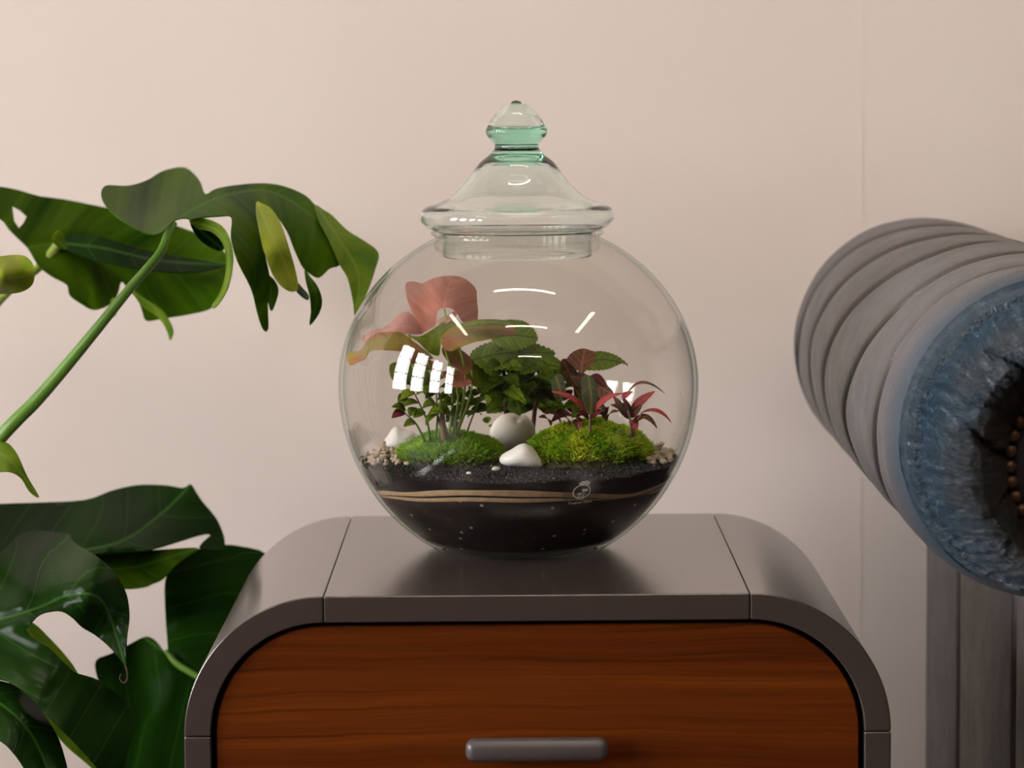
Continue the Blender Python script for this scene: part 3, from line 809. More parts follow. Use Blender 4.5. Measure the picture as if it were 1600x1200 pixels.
of = [(0, 2, 4), (2, 1, 4), (1, 3, 4), (3, 0, 4), (2, 0, 5), (1, 2, 5), (3, 1, 5), (0, 3, 5)]
for i in range(9000):
    a = random.uniform(0, 2 * PI); r = (rin(ZS) - 0.002) * math.sqrt(random.random())
    x, y = r * math.cos(a), r * math.sin(a)
    if y > 0.03 and random.random() < 0.6: continue
    z = top_h(x, y); s = random.uniform(0.0005, 0.0012); b = len(V)
    sq = [random.uniform(0.6, 1.3) for _ in range(3)]
    for c in oc: V.append((GX + x + c[0] * s * sq[0], GY + y + c[1] * s * sq[1], TOP + z + s * 0.3 + c[2] * s * sq[2]))
    Fc += [tuple(q + b for q in f) for f in of]
    u = random.random(); g_ = (0.20, 0.18, 0.16) if u > 0.975 else ((0.018, 0.019, 0.023) if u > 0.5 else (0.008, 0.007, 0.007))
    Tn += [g_] * 6
gt = mesh_obj('grit', V, Fc, M['tone'], soil, False, None, Tn); gt['kind'] = 'stuff'; gt['label'] = 'loose black grit scattered over the soil'

def ground(px, py):
    """point on the planting surface seen at a pixel"""
    z = ZS
    for _ in range(6):
        p = onz(px, py, TOP + z); z = top_h(p.x - GX, p.y - GY)
    return Vector((p.x, p.y, TOP + z))
# white pebbles
def stone(name, pxl, pxr, pyb, hpx, mat, label, seed, prof, depth=0.8):
    """a pebble rounded from its front profile (px offsets, up positive) with real depth"""
    b0 = ground((pxl + pxr) / 2, pyb - 5); Y = b0.y; bm = bmesh.new(); bmesh.ops.create_icosphere(bm, subdivisions=4, radius=1)
    P = [np.array(p) for p in smooth_line(prof, 4, True)]; cx = np.mean([p[0] for p in P]); cz = np.mean([p[1] for p in P])
    ang = np.array([math.atan2(p[1] - cz, p[0] - cx) for p in P]); rr = np.array([math.hypot(p[0] - cx, p[1] - cz) for p in P])
    o_ = np.argsort(ang); ang, rr = ang[o_], rr[o_]
    s = (Y / GY) * S; W = (pxr - pxl) * s
    V = []
    for v in bm.verts:
        a = math.atan2(v.co.z, v.co.x); R_ = float(np.interp(a, np.concatenate([ang - 2 * PI, ang, ang + 2 * PI]), np.concatenate([rr, rr, rr])))
        q = math.hypot(v.co.x, v.co.z)
        n = 1 + 0.03 * noise.noise(v.co * 2 + Vector((seed, 0, 0)))
        V.append((v.co.x / max(q, 1e-6) * R_ * q * s * n + b0.x + cx * s, b0.y + depth * W * 0.5 * v.co.y * n, b0.z + (cz + v.co.z / max(q, 1e-6) * R_ * q) * s))
    Fc = [tuple(v.index for v in f.verts) for f in bm.faces]; bm.free()
    return tag(mesh_obj(name, V, Fc, mat), label, 'stone')
stone('white_pebble', 780, 850, 733, 36, M['marble'], 'smooth white pebble on black grit in front of the two moss mounds', 2,
      [(-35, 10), (-30, 18), (-16, 26), (-4, 33), (6, 35), (16, 30), (26, 18), (33, 6), (34, -1), (28, -4), (5, -2), (-20, 0), (-32, 4)], 0.7)
stone('white_pebble', 600, 652, 707, 40, M['marble'], 'pointed white pebble left of the smaller moss mound, among tan gravel', 5,
      [(-27, -1), (-27, 12), (-20, 22), (-12, 33), (-6, 36), (8, 31), (22, 26), (30, 10), (26, -3), (0, -4), (-20, -3)], 0.8)
stone('ivory_pebble', 766, 836, 708, 46, M['marble2'], 'rounded ivory pebble standing between the moss mounds under the plants', 8,
      [(x_, z_ * 1.26) for x_, z_ in [(-35, 18), (-34, 28), (-26, 38), (-12, 45), (2, 46), (12, 42), (20, 44), (30, 36), (36, 24), (32, 6), (15, -4), (-10, -4), (-28, 4)]], 0.6)
# gravel: each a thing
protos = []
for k in range(6):
    V, Fc = blob((0, 0, 0), 1.0, (1, 0.8 + 0.1 * (k % 3), 0.75), k + 1, 2, 0.45)
    me = bpy.data.meshes.new('gravel_stone'); me.from_pydata([tuple(v) for v in V], [], Fc); me.shade_smooth(); me.materials.append(M['gravel']); protos.append(me)
def gravel(n, cx0, cx1, py0, py1, label, group):
    placed = []; tries = 0
    while len(placed) < n and tries < 6000:
        tries += 1
        p = ground(random.uniform(cx0, cx1), random.uniform(py0, py1)); r = random.uniform(3.2, 7.0) * S
        d = math.hypot(p.x - GX, p.y - GY)
        if d > rin(ZS + r) - r * 1.25 - 0.0012: continue
        if any((Vector(p) - q).length < (r + s) * 0.86 for q, s in placed): continue
        placed.append((Vector(p), r))
        o = bpy.data.objects.new('gravel_stone', protos[len(placed) % 6]); C.objects.link(o)
        o.location = (p.x, p.y, p.z + r * 0.55); o.scale = (r, r, r); o.rotation_euler = (0, 0, random.uniform(0, 6))
        tag(o, label, 'stone', group)
    # second course resting on the first
    for q, s in list(placed)[::3]:
        r = random.uniform(3.0, 5.0) * S; z = q.z + s * 1.35 + r * 0.5
        if math.hypot(q.x - GX, q.y - GY) > rin(z - TOP) - r * 1.3: continue
        o = bpy.data.objects.new('gravel_stone', protos[int(s * 1e6) % 6]); C.objects.link(o)
        o.location = (q.x + random.uniform(-1, 1) * r * 0.5, q.y + random.uniform(-1, 1) * r * 0.5, z); o.scale = (r, r, r); o.rotation_euler = (0, 0, random.uniform(0, 6))
        tag(o, label, 'stone', group)
gravel(62, 552, 642, 690, 728, 'small tan gravel stone at the left inside edge of the globe', 'tan gravel left of the moss')
gravel(46, 1012, 1074, 692, 726, 'small tan gravel stone at the right inside edge of the globe', 'tan gravel right of the moss')
tag(mesh_obj('gravel_stone', *blob(ground(812, 734) + Vector((-0.018, -0.003, 0.001)), 6 * S, (1.2, 0.8, 0.7), 4, 2, 0.3), M['marble2']), 'tiny pale stone touching the front white pebble', 'stone')
tag(mesh_obj('gravel_stone', *blob(ground(733, 741) + Vector((0, 0, 0.0006)), 4 * S, (1.2, 0.8, 0.7), 9, 2, 0.3), M['marble2']), 'tiny pale stone lying alone on the grit before the left moss', 'stone')

# moss mounds
def moss(px0, px1, pyb, htop, dep, label, hue, nb, seed, skew=0.0):
    rnd = random.Random(seed)
    fr0 = ground((px0 + px1) / 2, pyb); rx = (px1 - px0) / 2 * S * 0.93; ry = dep
    cx = fr0.x; cyy = fr0.y + ry * 0.93; H = htop
    def hh(u, v):   # u,v in -1..1
        q = 1 - (u * u + v * v)
        if q <= 0: return 0
        return H * (q ** 0.42) * (1 + 0.16 * noise.noise(Vector((u * 2.3 + seed, v * 2.3, 0))) + skew * u)
    m = thing('moss_mound', label, 'moss', (cx, cyy, top_h(cx - GX, cyy - GY) + TOP), 'moss mounds in the terrarium')
    V, Fc = [], []; nr, na = 14, 48
    for i in range(nr + 1):
        r = i / nr
        for k in range(na):
            a = 2 * PI * k / na; u, v = r * math.cos(a), r * math.sin(a)
            x, y = cx + u * rx, cyy + v * ry; V.append((x, y, TOP + top_h(x - GX, y - GY) + hh(u * 0.999, v * 0.999) * 0.9 - (0.002 if i == nr else 0)))
    for i in range(nr):
        for k in range(na): k2 = (k + 1) % na; Fc.append((i * na + k, (i + 1) * na + k, (i + 1) * na + k2, i * na + k2))
    mesh_obj('moss_bed', V, Fc, M['mossbase'], m)
    V, Fc, Tn = [], [], []
    for _ in range(nb):
        a = rnd.uniform(0, 2 * PI); r = math.sqrt(rnd.random()) * 1.0
        u, v = r * math.cos(a), r * math.sin(a)
        if v > 0.35 and rnd.random() < 0.7: continue
        x, y = cx + u * rx, cyy + v * ry; z = TOP + top_h(x - GX, y - GY) + hh(u, v) * 0.9
        e = 0.02
        n = Vector((-(hh(u + e, v) - hh(u - e, v)) / (2 * e * rx), -(hh(u, v + e) - hh(u, v - e)) / (2 * e * ry), 1)); n.normalize()
        if n.z < 0.25: n.z = 0.25; n.normalize()
        clump = noise.noise(Vector((x * 260, y * 260, z * 260))); clump2 = noise.noise(Vector((x * 70, y * 70, seed)))
        L = rnd.uniform(0.0032, 0.0076) * (1 + 0.35 * clump)
        d = (n * 0.8 + Vector((0, 0, 0.45)) + Vector((rnd.gauss(0, .38), rnd.gauss(0, .38), rnd.gauss(0, .2)))).normalized()
        s = d.cross(Vector((rnd.gauss(0, 1), rnd.gauss(0, 1), rnd.gauss(0, 1)))).normalized() * rnd.uniform(0.0004, 0.0007)
        b0 = Vector((x, y, z - 0.001)); b = len(V); bend = Vector((rnd.gauss(0, .2), rnd.gauss(0, .2), -0.25)) * L
        V += [b0 - s * 0.8, b0 + s * 0.8, b0 + d * L * 0.55 + s, b0 + d * L * 0.55 - s, b0 + d * L + bend * 0.6]
        Fc += [(b, b + 1, b + 2, b + 3), (b + 3, b + 2, b + 4)]
        t = rnd.random(); br = 1.35 + 0.6 * t + 0.45 * clump
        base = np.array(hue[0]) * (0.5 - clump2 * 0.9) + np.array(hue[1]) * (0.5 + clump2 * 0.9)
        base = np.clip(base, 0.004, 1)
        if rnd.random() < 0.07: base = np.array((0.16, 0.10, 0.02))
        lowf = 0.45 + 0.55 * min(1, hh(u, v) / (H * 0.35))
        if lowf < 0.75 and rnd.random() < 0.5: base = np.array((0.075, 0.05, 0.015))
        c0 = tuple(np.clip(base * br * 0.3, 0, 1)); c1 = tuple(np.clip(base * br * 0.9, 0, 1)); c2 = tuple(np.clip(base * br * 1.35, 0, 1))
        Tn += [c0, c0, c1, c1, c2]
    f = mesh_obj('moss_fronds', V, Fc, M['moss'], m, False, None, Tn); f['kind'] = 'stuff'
    return m
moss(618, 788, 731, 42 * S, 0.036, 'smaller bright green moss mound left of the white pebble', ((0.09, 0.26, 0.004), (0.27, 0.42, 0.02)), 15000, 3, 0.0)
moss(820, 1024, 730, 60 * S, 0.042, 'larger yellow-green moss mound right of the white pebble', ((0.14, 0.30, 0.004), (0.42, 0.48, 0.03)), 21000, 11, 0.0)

# ------------------------------------------------------------------ plants in the terrarium
def gl(outline, dys, mat, parent, rib, wave=0.0007, label=None, serr=0, step=5, sm=3, t=0.0004, wp=0.012):
    """leaf in the globe: outline in px, dys = (px, py, offset behind the globe axis)"""
    return leaf_obj('leaf', [patch(outline, [(x, y, GY + d) for x, y, d in dys], rib, step, sm, wave, wp, (), 1 / S, serr)], mat, parent, t, label)
def gb(parent, mat, base, tip, wpx, dy0, dy1, arch=0.12, serr=0.0, up=(0, -0.6, 0.8), fold=0.2, curl=0.0, shape=0.9, label=None):
    B = G(base[0], base[1], dy0); Tp = G(tip[0], tip[1], dy1)
    V, Fc, U = blade(B, Tp, wpx * S, arch, up, fold, serr, shape, 15 if serr else 11, curl)
    o = mesh_obj('leaf', V, Fc, mat, parent, True, U); solidify(o, 0.00035)
    if label: o['label'] = label
    return o
def gstem(parent, pts, r, mat): return tube('stem', [G(*p) for p in pts], [q * S for q in r], mat, parent, 7, 4)

syn = thing('pink_syngonium', 'pink and olive arrowhead plant standing behind the left moss mound', 'plant', ground(705, 700))
gl([(633, 448), (637, 441), (648, 440), (659, 443), (677, 435), (701, 431), (723, 434), (736, 443), (744, 453), (745, 469), (747, 488), (744, 505), (735, 503), (723, 503), (716, 492), (707, 483), (693, 481), (683, 488), (681, 507), (672, 514), (660, 519), (653, 504), (643, 485), (636, 467)],
   [(633, 455, -.01), (660, 443, 0.012), (700, 431, 0.02), (740, 450, 0.006), (744, 505, -.018), (716, 490, -.028), (693, 478, -.03), (683, 500, -.026), (660, 519, -.02), (690, 450, -.006), (650, 480, -.022), (728, 470, -.012)],
   M['pink'], syn, [(694, 482), (697, 462), (702, 445), (708, 432)], 0.0012, 'large drooping salmon pink top leaf')
gl([(683, 503), (692, 496), (703, 491), (713, 485), (713, 493), (702, 503), (692, 507)], [(683, 503, -.03), (713, 487, -.02), (700, 505, -.035)], M['pink_pale'], syn, [(683, 504), (713, 488)], 0.0, 'small pale pink folded leaf')
gl([(565, 531), (572, 522), (587, 515), (605, 509), (621, 493), (635, 487), (645, 493), (656, 507), (661, 521), (637, 522), (608, 520), (590, 531), (576, 533)],
   [(565, 531, -.005), (605, 509, 0.01), (635, 488, 0.02), (661, 521, -.01), (608, 522, -.02), (640, 505, 0)], M['pink_pale'], syn, [(660, 518), (630, 510), (600, 518), (567, 531)], 0.0012, 'pale pink leaf leaning left behind the others')
gl([(543, 560), (546, 551), (563, 548), (573, 533), (587, 521), (607, 519), (627, 520), (645, 533), (660, 544), (677, 560), (660, 560), (648, 557), (627, 549), (600, 547), (579, 548), (571, 560), (560, 565), (547, 571)],
   [(543, 560, -.055), (573, 535, -.035), (607, 519, -.02), (645, 533, -.03), (677, 560, -.045), (627, 549, -.06), (579, 548, -.06)], M['olive'], syn, [(675, 556), (640, 540), (600, 533), (570, 545), (545, 562)], 0.001, 'long olive leaf with pink tip reaching left')
gl([(637, 524), (650, 526), (661, 524), (680, 512), (692, 504), (704, 501), (717, 507), (712, 512), (707, 517), (691, 528), (688, 542), (685, 556), (669, 550), (653, 534)],
   [(637, 524, -.06), (680, 512, -.04), (704, 501, -.03), (717, 507, -.035), (691, 528, -.062), (685, 556, -.065), (655, 532, -.066)], M['syn_green'], syn, [(712, 504), (690, 516), (665, 530), (640, 526)], 0.001, 'green leaf with upturned edges')
gl([(688, 528), (698, 517), (712, 509), (728, 506), (747, 503), (773, 499), (795, 503), (803, 512), (805, 522), (785, 525), (760, 531), (740, 535), (723, 541), (704, 549), (692, 542)],
   [(688, 528, -.06), (712, 509, -.045), (747, 503, -.035), (795, 503, -.03), (805, 522, -.045), (760, 531, -.06), (704, 549, -.075), (740, 518, -.052)], M['olive'], syn, [(690, 535), (720, 522), (760, 513), (803, 516)], 0.001, 'long olive and pink leaf pointing right')
gl([(712, 509), (735, 502), (760, 499), (790, 501), (799, 508), (780, 508), (750, 508), (728, 511)], [(712, 509, -.058), (760, 498, -.045), (799, 508, -.052), (750, 509, -.066)], M['syn_green'], syn, [(712, 510), (760, 503), (799, 507)], 0.0, 'upturned green edge of the long right leaf')
gl([(690, 582), (700, 580), (712, 581), (724, 585), (733, 592), (737, 598), (729, 603), (716, 605), (704, 602), (696, 592)], [(690, 582, -.05), (712, 581, -.04), (737, 598, -.05), (704, 603, -.062)], M['pink'], syn, [(691, 584), (715, 592), (736, 598)], 0.0006, 'small pink leaf low among the stems')
gl([(608, 577), (612, 568), (627, 565), (645, 563), (662, 572), (673, 585), (680, 602), (662, 602), (640, 601), (620, 598), (611, 590)], [(608, 577, -.01), (627, 565, 0.0), (662, 572, -.01), (680, 602, -.03), (640, 601, -.035), (612, 592, -.028)], M['syn_green'], syn, [(676, 590), (645, 580), (610, 582)], 0.001)
gl([(700, 568), (718, 560), (735, 556), (752, 557), (765, 564), (772, 577), (774, 593), (765, 602), (749, 606), (735, 600), (720, 590), (706, 580)], [(700, 568, -.005), (735, 556, 0.0), (772, 577, -.01), (749, 606, -.035), (710, 583, -.03)], M['syn_green'], syn, [(702, 570), (735, 578), (770, 590)], 0.001)
gl([(690, 545), (705, 540), (722, 548), (735, 560), (738, 575), (728, 585), (712, 575), (698, 562)], [(690, 545, -.04), (722, 548, -.03), (738, 575, -.045), (705, 565, -.055)], M['olive'], syn, [(692, 547), (712, 560), (735, 580)], 0.001)
gl([(632, 552), (650, 558), (668, 561), (684, 570), (690, 582), (676, 580), (658, 574), (640, 566)], [(632, 552, -.02), (668, 561, -.02), (690, 582, -.03), (655, 573, -.045)], M['olive'], syn, [(634, 555), (662, 568), (688, 580)], 0.001)
for pts in ([(700, 690, 0), (708, 620, -.02), (705, 560, -.03), (698, 505, -.03), (694, 482, -.03)], [(697, 690, -.01), (690, 630, -.03), (672, 575, -.04), (668, 548, -.045)],
            [(705, 690, -.01), (716, 620, -.04), (700, 560, -.06), (690, 530, -.062)], [(702, 690, 0), (686, 640, -.01), (650, 590, -.02), (640, 520, -.01)],
            [(708, 690, -.01), (728, 640, -.03), (738, 600, -.03), (735, 570, -.02)], [(696, 690, -.015), (680, 640, -.03), (662, 612, -.03), (655, 600, -.03)],
            [(712, 690, 0), (722, 640, -.02), (727, 585, -.05), (716, 535, -.06)]):
    gstem(syn, pts, [2.6, 2.0, 1.8, 1.5], M['syn_stem'] if 'syn_stem' in M else M['stem_pale'])
gstem(syn, [(694, 692, -.02), (692, 660, -.03), (688, 635, -.03)], [5, 4.2, 3], M['stem_pink'])

net = thing('serrated_green_plant', 'tall green plant with crinkled serrated leaves in the middle of the globe', 'plant', ground(800, 690))
gstem(net, [(792, 676, .085), (790, 640, .075), (788, 590, 0), (782, 540, 0), (790, 520, 0)], [4, 3.5, 3, 2.4, 2], M['stem_brown'])
gstem(net, [(832, 676, .085), (836, 640, .075), (842, 600, .0), (840, 560, 0), (835, 545, 0)], [4, 3.6, 3, 2.4, 2], M['stem_brown'])
gl([(782, 505), (792, 501), (802, 501), (818, 503), (830, 511), (837, 522), (838, 533), (824, 541), (804, 546), (784, 542), (770, 534), (774, 516)], [(782, 505, .012), (818, 503, .012), (838, 530, -.005), (800, 545, -.022), (768, 534, -.005), (802, 520, 0.003)], M['nettle'], net, [(772, 528), (800, 524), (838, 528)], 0.0012, serr=2.6, wp=0.006, label='topmost crinkled green leaf')
gl([(736, 556), (748, 543), (770, 535), (795, 531), (822, 533), (845, 541), (866, 551), (858, 559), (836, 561), (808, 570), (780, 577), (755, 575)], [(736, 556, -.005), (795, 531, .01), (866, 551, 0), (808, 570, -.03), (755, 575, -.025), (800, 550, -.005)], M['nettle'], net, [(740, 562), (790, 552), (864, 552)], 0.0012, serr=2.6, wp=0.006)
gl([(812, 561), (826, 553), (845, 553), (862, 556), (876, 566), (882, 582), (876, 600), (864, 602), (856, 588), (845, 575), (828, 566)], [(812, 561, -.03), (845, 553, -.015), (880, 575, -.02), (866, 602, -.04), (840, 572, -.04)], M['nettle'], net, [(814, 561), (846, 564), (866, 580), (870, 600)], 0.0006, serr=1.2, wp=0.0042, label='drooping leaf with reddish edge')
gl([(905, 575), (916, 562), (930, 550), (948, 551), (966, 558), (981, 571), (970, 568), (958, 573), (946, 577), (925, 578)], [(905, 575, .0), (930, 550, .02), (981, 571, .012), (946, 577, -.006)], M['nettle'], net, [(905, 574), (940, 562), (980, 570)], 0.0006, serr=1.4, wp=0.004, label='pointed green leaf reaching right above the fittonia')
gstem(net, [(840, 600, 0), (865, 590, 0), (890, 580, 0), (906, 574, 0)], [1.8, 1.6, 1.4, 1.2], M['stem'])
rn = random.Random(5)
for i in range(96):
    st_ = (790, 0) if i % 2 else (838, 0)
    y0 = rn.uniform(560, 640); a = rn.uniform(-1, 1); lx = rn.uniform(18, 42) * (1 if rn.random() < .5 else -1)
    bx = st_[0] + rn.uniform(-6, 6); tx = bx + lx; ty = y0 + rn.uniform(-6, 26)
    if tx > 885 or tx < 735: tx = bx - lx * 0.8
    dy = rn.uniform(-0.03, 0.02)
    if ty > 650: ty = 638 + rn.uniform(0, 10)
    if max(y0, ty) > 628: dy = 0.085
    gb(net, M['nettle'] if rn.random() < 0.42 else M['nettle_dark'], (bx, y0), (tx, ty), rn.uniform(18, 32), dy, dy + rn.uniform(-0.028, 0.012), 0.14, 0.12, (rn.uniform(-.5, .5), -rn.uniform(0.5, 1.1), rn.uniform(.3, 1)), 0.2, rn.uniform(0, .25))

cre = thing('small_leaved_creeper', 'small bushy green creeper at the left behind the smaller moss mound', 'plant', ground(668, 700))
for pts in ([(672, 692, -.02), (668, 660, -.03), (655, 630, -.035), (640, 600, -.03)], [(680, 690, -.02), (684, 650, -.035), (682, 620, -.04), (684, 596, -.04)], [(664, 690, -.02), (650, 662, -.03), (632, 645, -.03), (622, 628, -.03)]):
    gstem(cre, pts, [2.2, 1.6, 1.2, 1], M['stem'])
for (b, t, wpx, m) in [((640, 600), (624, 596), 12, 'nettle_dark'), ((644, 606), (655, 594), 12, 'nettle_dark'), ((648, 615), (628, 622), 15, 'syn_green'), ((650, 618), (672, 610), 14, 'nettle'), ((655, 630), (632, 634), 13, 'syn_green'),
                       ((684, 600), (676, 588), 14, 'nettle_dark'), ((684, 602), (694, 590), 13, 'nettle_dark'), ((684, 610), (700, 606), 13, 'nettle_dark'), ((682, 614), (668, 620), 13, 'nettle_dark'), ((683, 625), (698, 622), 14, 'nettle'),
                       ((632, 645), (617, 650), 12, 'maroon'), ((634, 642), (618, 636), 13, 'nettle'), ((640, 650), (648, 640), 13, 'nettle'), ((665, 645), (650, 650), 14, 'nettle'), ((668, 650), (686, 644), 14, 'nettle'), ((660, 638), (676, 632), 14, 'syn_green'),
                       ((684, 640), (700, 646), 13, 'nettle'), ((682, 648), (668, 660), 12, 'nettle'), ((622, 628), (634, 620), 12, 'nettle_dark'), ((650, 662), (636, 664), 12, 'nettle')]:
    d = rn.uniform(-.045, -.025); gb(cre, M[m], b, (b[0] + (t[0] - b[0]) * 1.3, b[1] + (t[1] - b[1]) * 1.3), wpx * 1.35, d, d + rn.uniform(-.012, .008), 0.15, 0.0, (rn.uniform(-.4, .4), -.6, .8), 0.25, 0.1)
for i in range(52):
    bx = rn.uniform(696, 775); y0 = rn.uniform(608, 665); d = rn.uniform(-.02, .02) if bx < 748 else .085; a = rn.uniform(0, 2 * PI)
    gb(cre, M[rn.choice(['nettle', 'nettle_dark', 'nettle_dark', 'syn_green'])], (bx, y0), (bx + 18 * math.cos(a), y0 + 10 * math.sin(a)), rn.uniform(11, 17), d, d + rn.uniform(-.01, .01), 0.15, 0.08, (rn.uniform(-.4, .4), -.7, .7), 0.25)
for pts in ([(725, 692, .0), (735, 660, 0), (748, 630, 0), (756, 612, 0)], [(716, 692, .0), (710, 650, 0), (705, 620, 0), (712, 610, 0)]): gstem(cre, pts, [1.8, 1.4, 1.2, 1], M['stem'])

fit = thing('brown_fittonia', 'brown-red veined fittonia in the globe behind the larger moss mound', 'plant', ground(905, 690))
gstem(fit, [(905, 690, .0), (902, 640, .0), (898, 600, -.01), (900, 570, -.01)], [3.4, 3, 2.4, 2], M['stem_brown'])
gl([(886, 562), (892, 553), (902, 547), (913, 545), (922, 548), (930, 551), (929, 563), (920, 573), (910, 583), (900, 576), (892, 568)], [(886, 562, -.03), (913, 545, -.012), (929, 560, -.02), (909, 583, -.042)], M['fit_brown'], fit, [(908, 581), (910, 564), (914, 546)], 0.0006, serr=0.8, wp=0.0045, label='upright pinkish brown veined leaf')
gl([(877, 563), (888, 562), (898, 572), (902, 590), (896, 604), (886, 598), (878, 582)], [(877, 563, -.02), (898, 572, -.02), (896, 604, -.04), (878, 585, -.03)], M['fit_dark'], fit, [(880, 564), (889, 582), (895, 602)], 0.0004, serr=0.6, wp=0.0045, label='dark leaf with red veins')
gl([(909, 590), (916, 586), (926, 590), (932, 602), (934, 616), (933, 630), (927, 646), (919, 646), (912, 628), (909, 610)], [(909, 590, -.04), (926, 590, -.035), (934, 616, -.045), (922, 646, -.055), (911, 615, -.055)], M['silver'], fit, [(919, 588), (923, 615), (923, 646)], 0.0003, label='upright silvery green leaf with yellow rib')
gl([(862, 596), (872, 584), (880, 590), (884, 606), (882, 622), (872, 626), (864, 612)], [(862, 596, -.045), (880, 590, -.04), (882, 622, -.05), (864, 612, -.055)], M['silver'], fit, [(868, 588), (874, 606), (877, 625)], 0.0003)
gl([(926, 592), (938, 594), (950, 604), (958, 614), (950, 622), (938, 622), (930, 610)], [(926, 592, -.02), (950, 604, -.015), (958, 614, -.025), (935, 622, -.04)], M['fit_brown'], fit, [(927, 594), (942, 608), (957, 616)], 0.0005, serr=0.8, wp=0.0045)
gl([(890, 584), (905, 582), (920, 588), (930, 598), (916, 604), (900, 600)], [(890, 584, -.03), (905, 582, -.02), (930, 598, -.03), (905, 602, -.045)], M['fit_dark'], fit, [(890, 588), (910, 592), (930, 598)], 0.0005, serr=0.8, wp=0.0045)
for i in range(26):
    bx = rn.uniform(880, 925); y0 = rn.uniform(585, 655); d = rn.uniform(-.03, .01); a = rn.uniform(-0.6, PI + 0.6)
    gb(fit, M[rn.choice(['fit_dark', 'fit_dark', 'fit_brown', 'maroon', 'nettle_dark'])], (bx, y0), (bx + 27 * math.cos(a), y0 + 8 + 12 * math.sin(a)), rn.uniform(13, 20), d, d + rn.uniform(-.02, .01), 0.14, 0.07, (rn.uniform(-.4, .4), -.8, .6), 0.2, .1)
for b, t, wpx, m in [((860, 665), (842, 652), 14, 'maroon'), ((875, 660), (850, 644), 14, 'maroon'), ((890, 664), (868, 648), 14, 'maroon'), ((905, 662), (885, 650), 12, 'red'), ((948, 658), (966, 643), 13, 'maroon'), ((945, 655), (950, 636), 13, 'fit_dark')]:
    gb(fit, M[m], b, t, wpx, -.02, -.035, .15, .05)

red = thing('red_leaved_plant', 'small plant with narrow red and green leaves at the right in the globe', 'plant', ground(975, 690))
for pts in ([(922, 690, -.03), (922, 665, -.04), (923, 645, -.05)], [(985, 690, -.02), (986, 668, -.03), (982, 645, -.035), (972, 620, -.03)], [(990, 690, -.02), (993, 665, -.03), (1003, 645, -.035)]):
    gstem(red, pts, [2.6, 2.2, 1.5], M['stem_pink'])
for b, t, wpx, m, ar, up in [((918, 648), (864, 610), 13, 'red', .14, (-.2, -.5, .8)), ((928, 648), (972, 613), 13, 'red', .18, (-.2, -.6, .8)), ((976, 626), (1038, 612), 11, 'redgreen', .36, (0, -.3, 1)),
                             ((985, 642), (1022, 611), 14, 'red', .06, (-.5, -.8, .2)), ((1002, 645), (1049, 658), 11, 'red', .22, (0, -.4, 1)), ((992, 652), (1027, 668), 12, 'redgreen', .25, (0, -.5, .9)),
                             ((985, 655), (958, 618), 13, 'redgreen', .12, (-.2, -.8, .3)), ((984, 655), (966, 640), 12, 'maroon', .15, (0, -.7, .7)), ((990, 655), (994, 673), 11, 'red', .1, (.2, -1, .2)),
                             ((986, 652), (1003, 632), 12, 'redgreen', .1, (0, -.9, .4)), ((975, 645), (955, 632), 11, 'fit_dark', .15, (0, -.7, .7)), ((972, 622), (988, 612), 10, 'red', .1, (0, -.8, .5)),
                             ((984, 648), (975, 622), 12, 'fit_dark', .1, (0, -1, .2)), ((922, 655), (945, 640), 11, 'maroon', .12, (0, -.7, .7)), ((920, 655), (900, 642), 11, 'maroon', .12, (0, -.7, .7)), ((988, 660), (1012, 650), 10, 'fit_dark', .1, (0, -.7, .7))]:
    d = -.05 if b[0] < 930 else -.03
    gb(red, M[m], b, t, wpx, d, d - .006, ar, .05, up, .2, .05, .8)

# ------------------------------------------------------------------ the monstera
pot_c = (-0.95, 2.55)
mon = thing('monstera_plant', 'large monstera with glossy split leaves left of the cabinet', 'plant', (pot_c[0], pot_c[1], 0.30))
def ml(parts, mat, label=None, t=0.0008): return leaf_obj('leaf', parts, M[mat] if isinstance(mat, str) else mat, mon, t, label)
# top leaf: blade and hanging lobes
c1 = [(158, 304, 2.50), (194, 291, 2.56), (232, 281, 2.66), (287, 262, 2.72), (321, 304, 2.56), (201, 352, 2.40), (240, 366, 2.37), (271, 346, 2.44), (279, 340, 2.46), (240, 325, 2.54),
      (337, 296, 2.58), (411, 287, 2.62), (445, 292, 2.62), (492, 321, 2.58), (542, 360, 2.55), (591, 395, 2.55), (573, 457, 2.50), (554, 492, 2.48), (498, 434, 2.49), (440, 410, 2.47), (400, 360, 2.48), (380, 470, 2.45), (415, 513, 2.46), (350, 340, 2.46), (515, 380, 2.52), (470, 350, 2.53), (310, 330, 2.49)]
rib1 = [(275, 345), (320, 318), (370, 302), (420, 300), (470, 325), (520, 370), (556, 430), (556, 490)]
main1 = patch([(158, 304), (161, 294), (170, 290), (194, 291), (213, 288), (232, 281), (248, 271), (264, 265), (287, 262), (302, 271), (314, 286), (321, 304), (337, 296), (368, 290), (411, 287), (445, 292), (477, 306), (492, 321), (500, 325), (500, 345), (512, 372), (524, 396), (531, 414), (515, 420), (498, 434), (481, 425),
               (472, 415), (460, 390), (448, 360), (425, 330), (402, 322), (400, 335), (404, 360), (414, 400), (422, 440), (418, 478), (419, 514), (411, 514), (402, 488), (392, 450), (372, 410), (361, 372), (362, 340), (345, 338), (318, 340), (300, 343), (287, 341), (271, 346), (252, 364), (232, 366), (202, 352), (178, 335), (163, 318)],
              c1, rib1, 8, 3, 0.004, 0.036)
tip1 = patch([(492, 321), (505, 328), (519, 337), (542, 360), (566, 375), (591, 395), (586, 422), (574, 457), (562, 480), (554, 493), (552, 472), (543, 434), (530, 412), (512, 372), (498, 345)],
             [(a, b, c - 0.006) for a, b, c in c1], [(494, 322), (530, 375), (560, 430), (555, 490)], 8, 3, 0.003, 0.036)
ml([main1], 'mon_mid', 'arching top leaf with drooping lobes', 0.001)
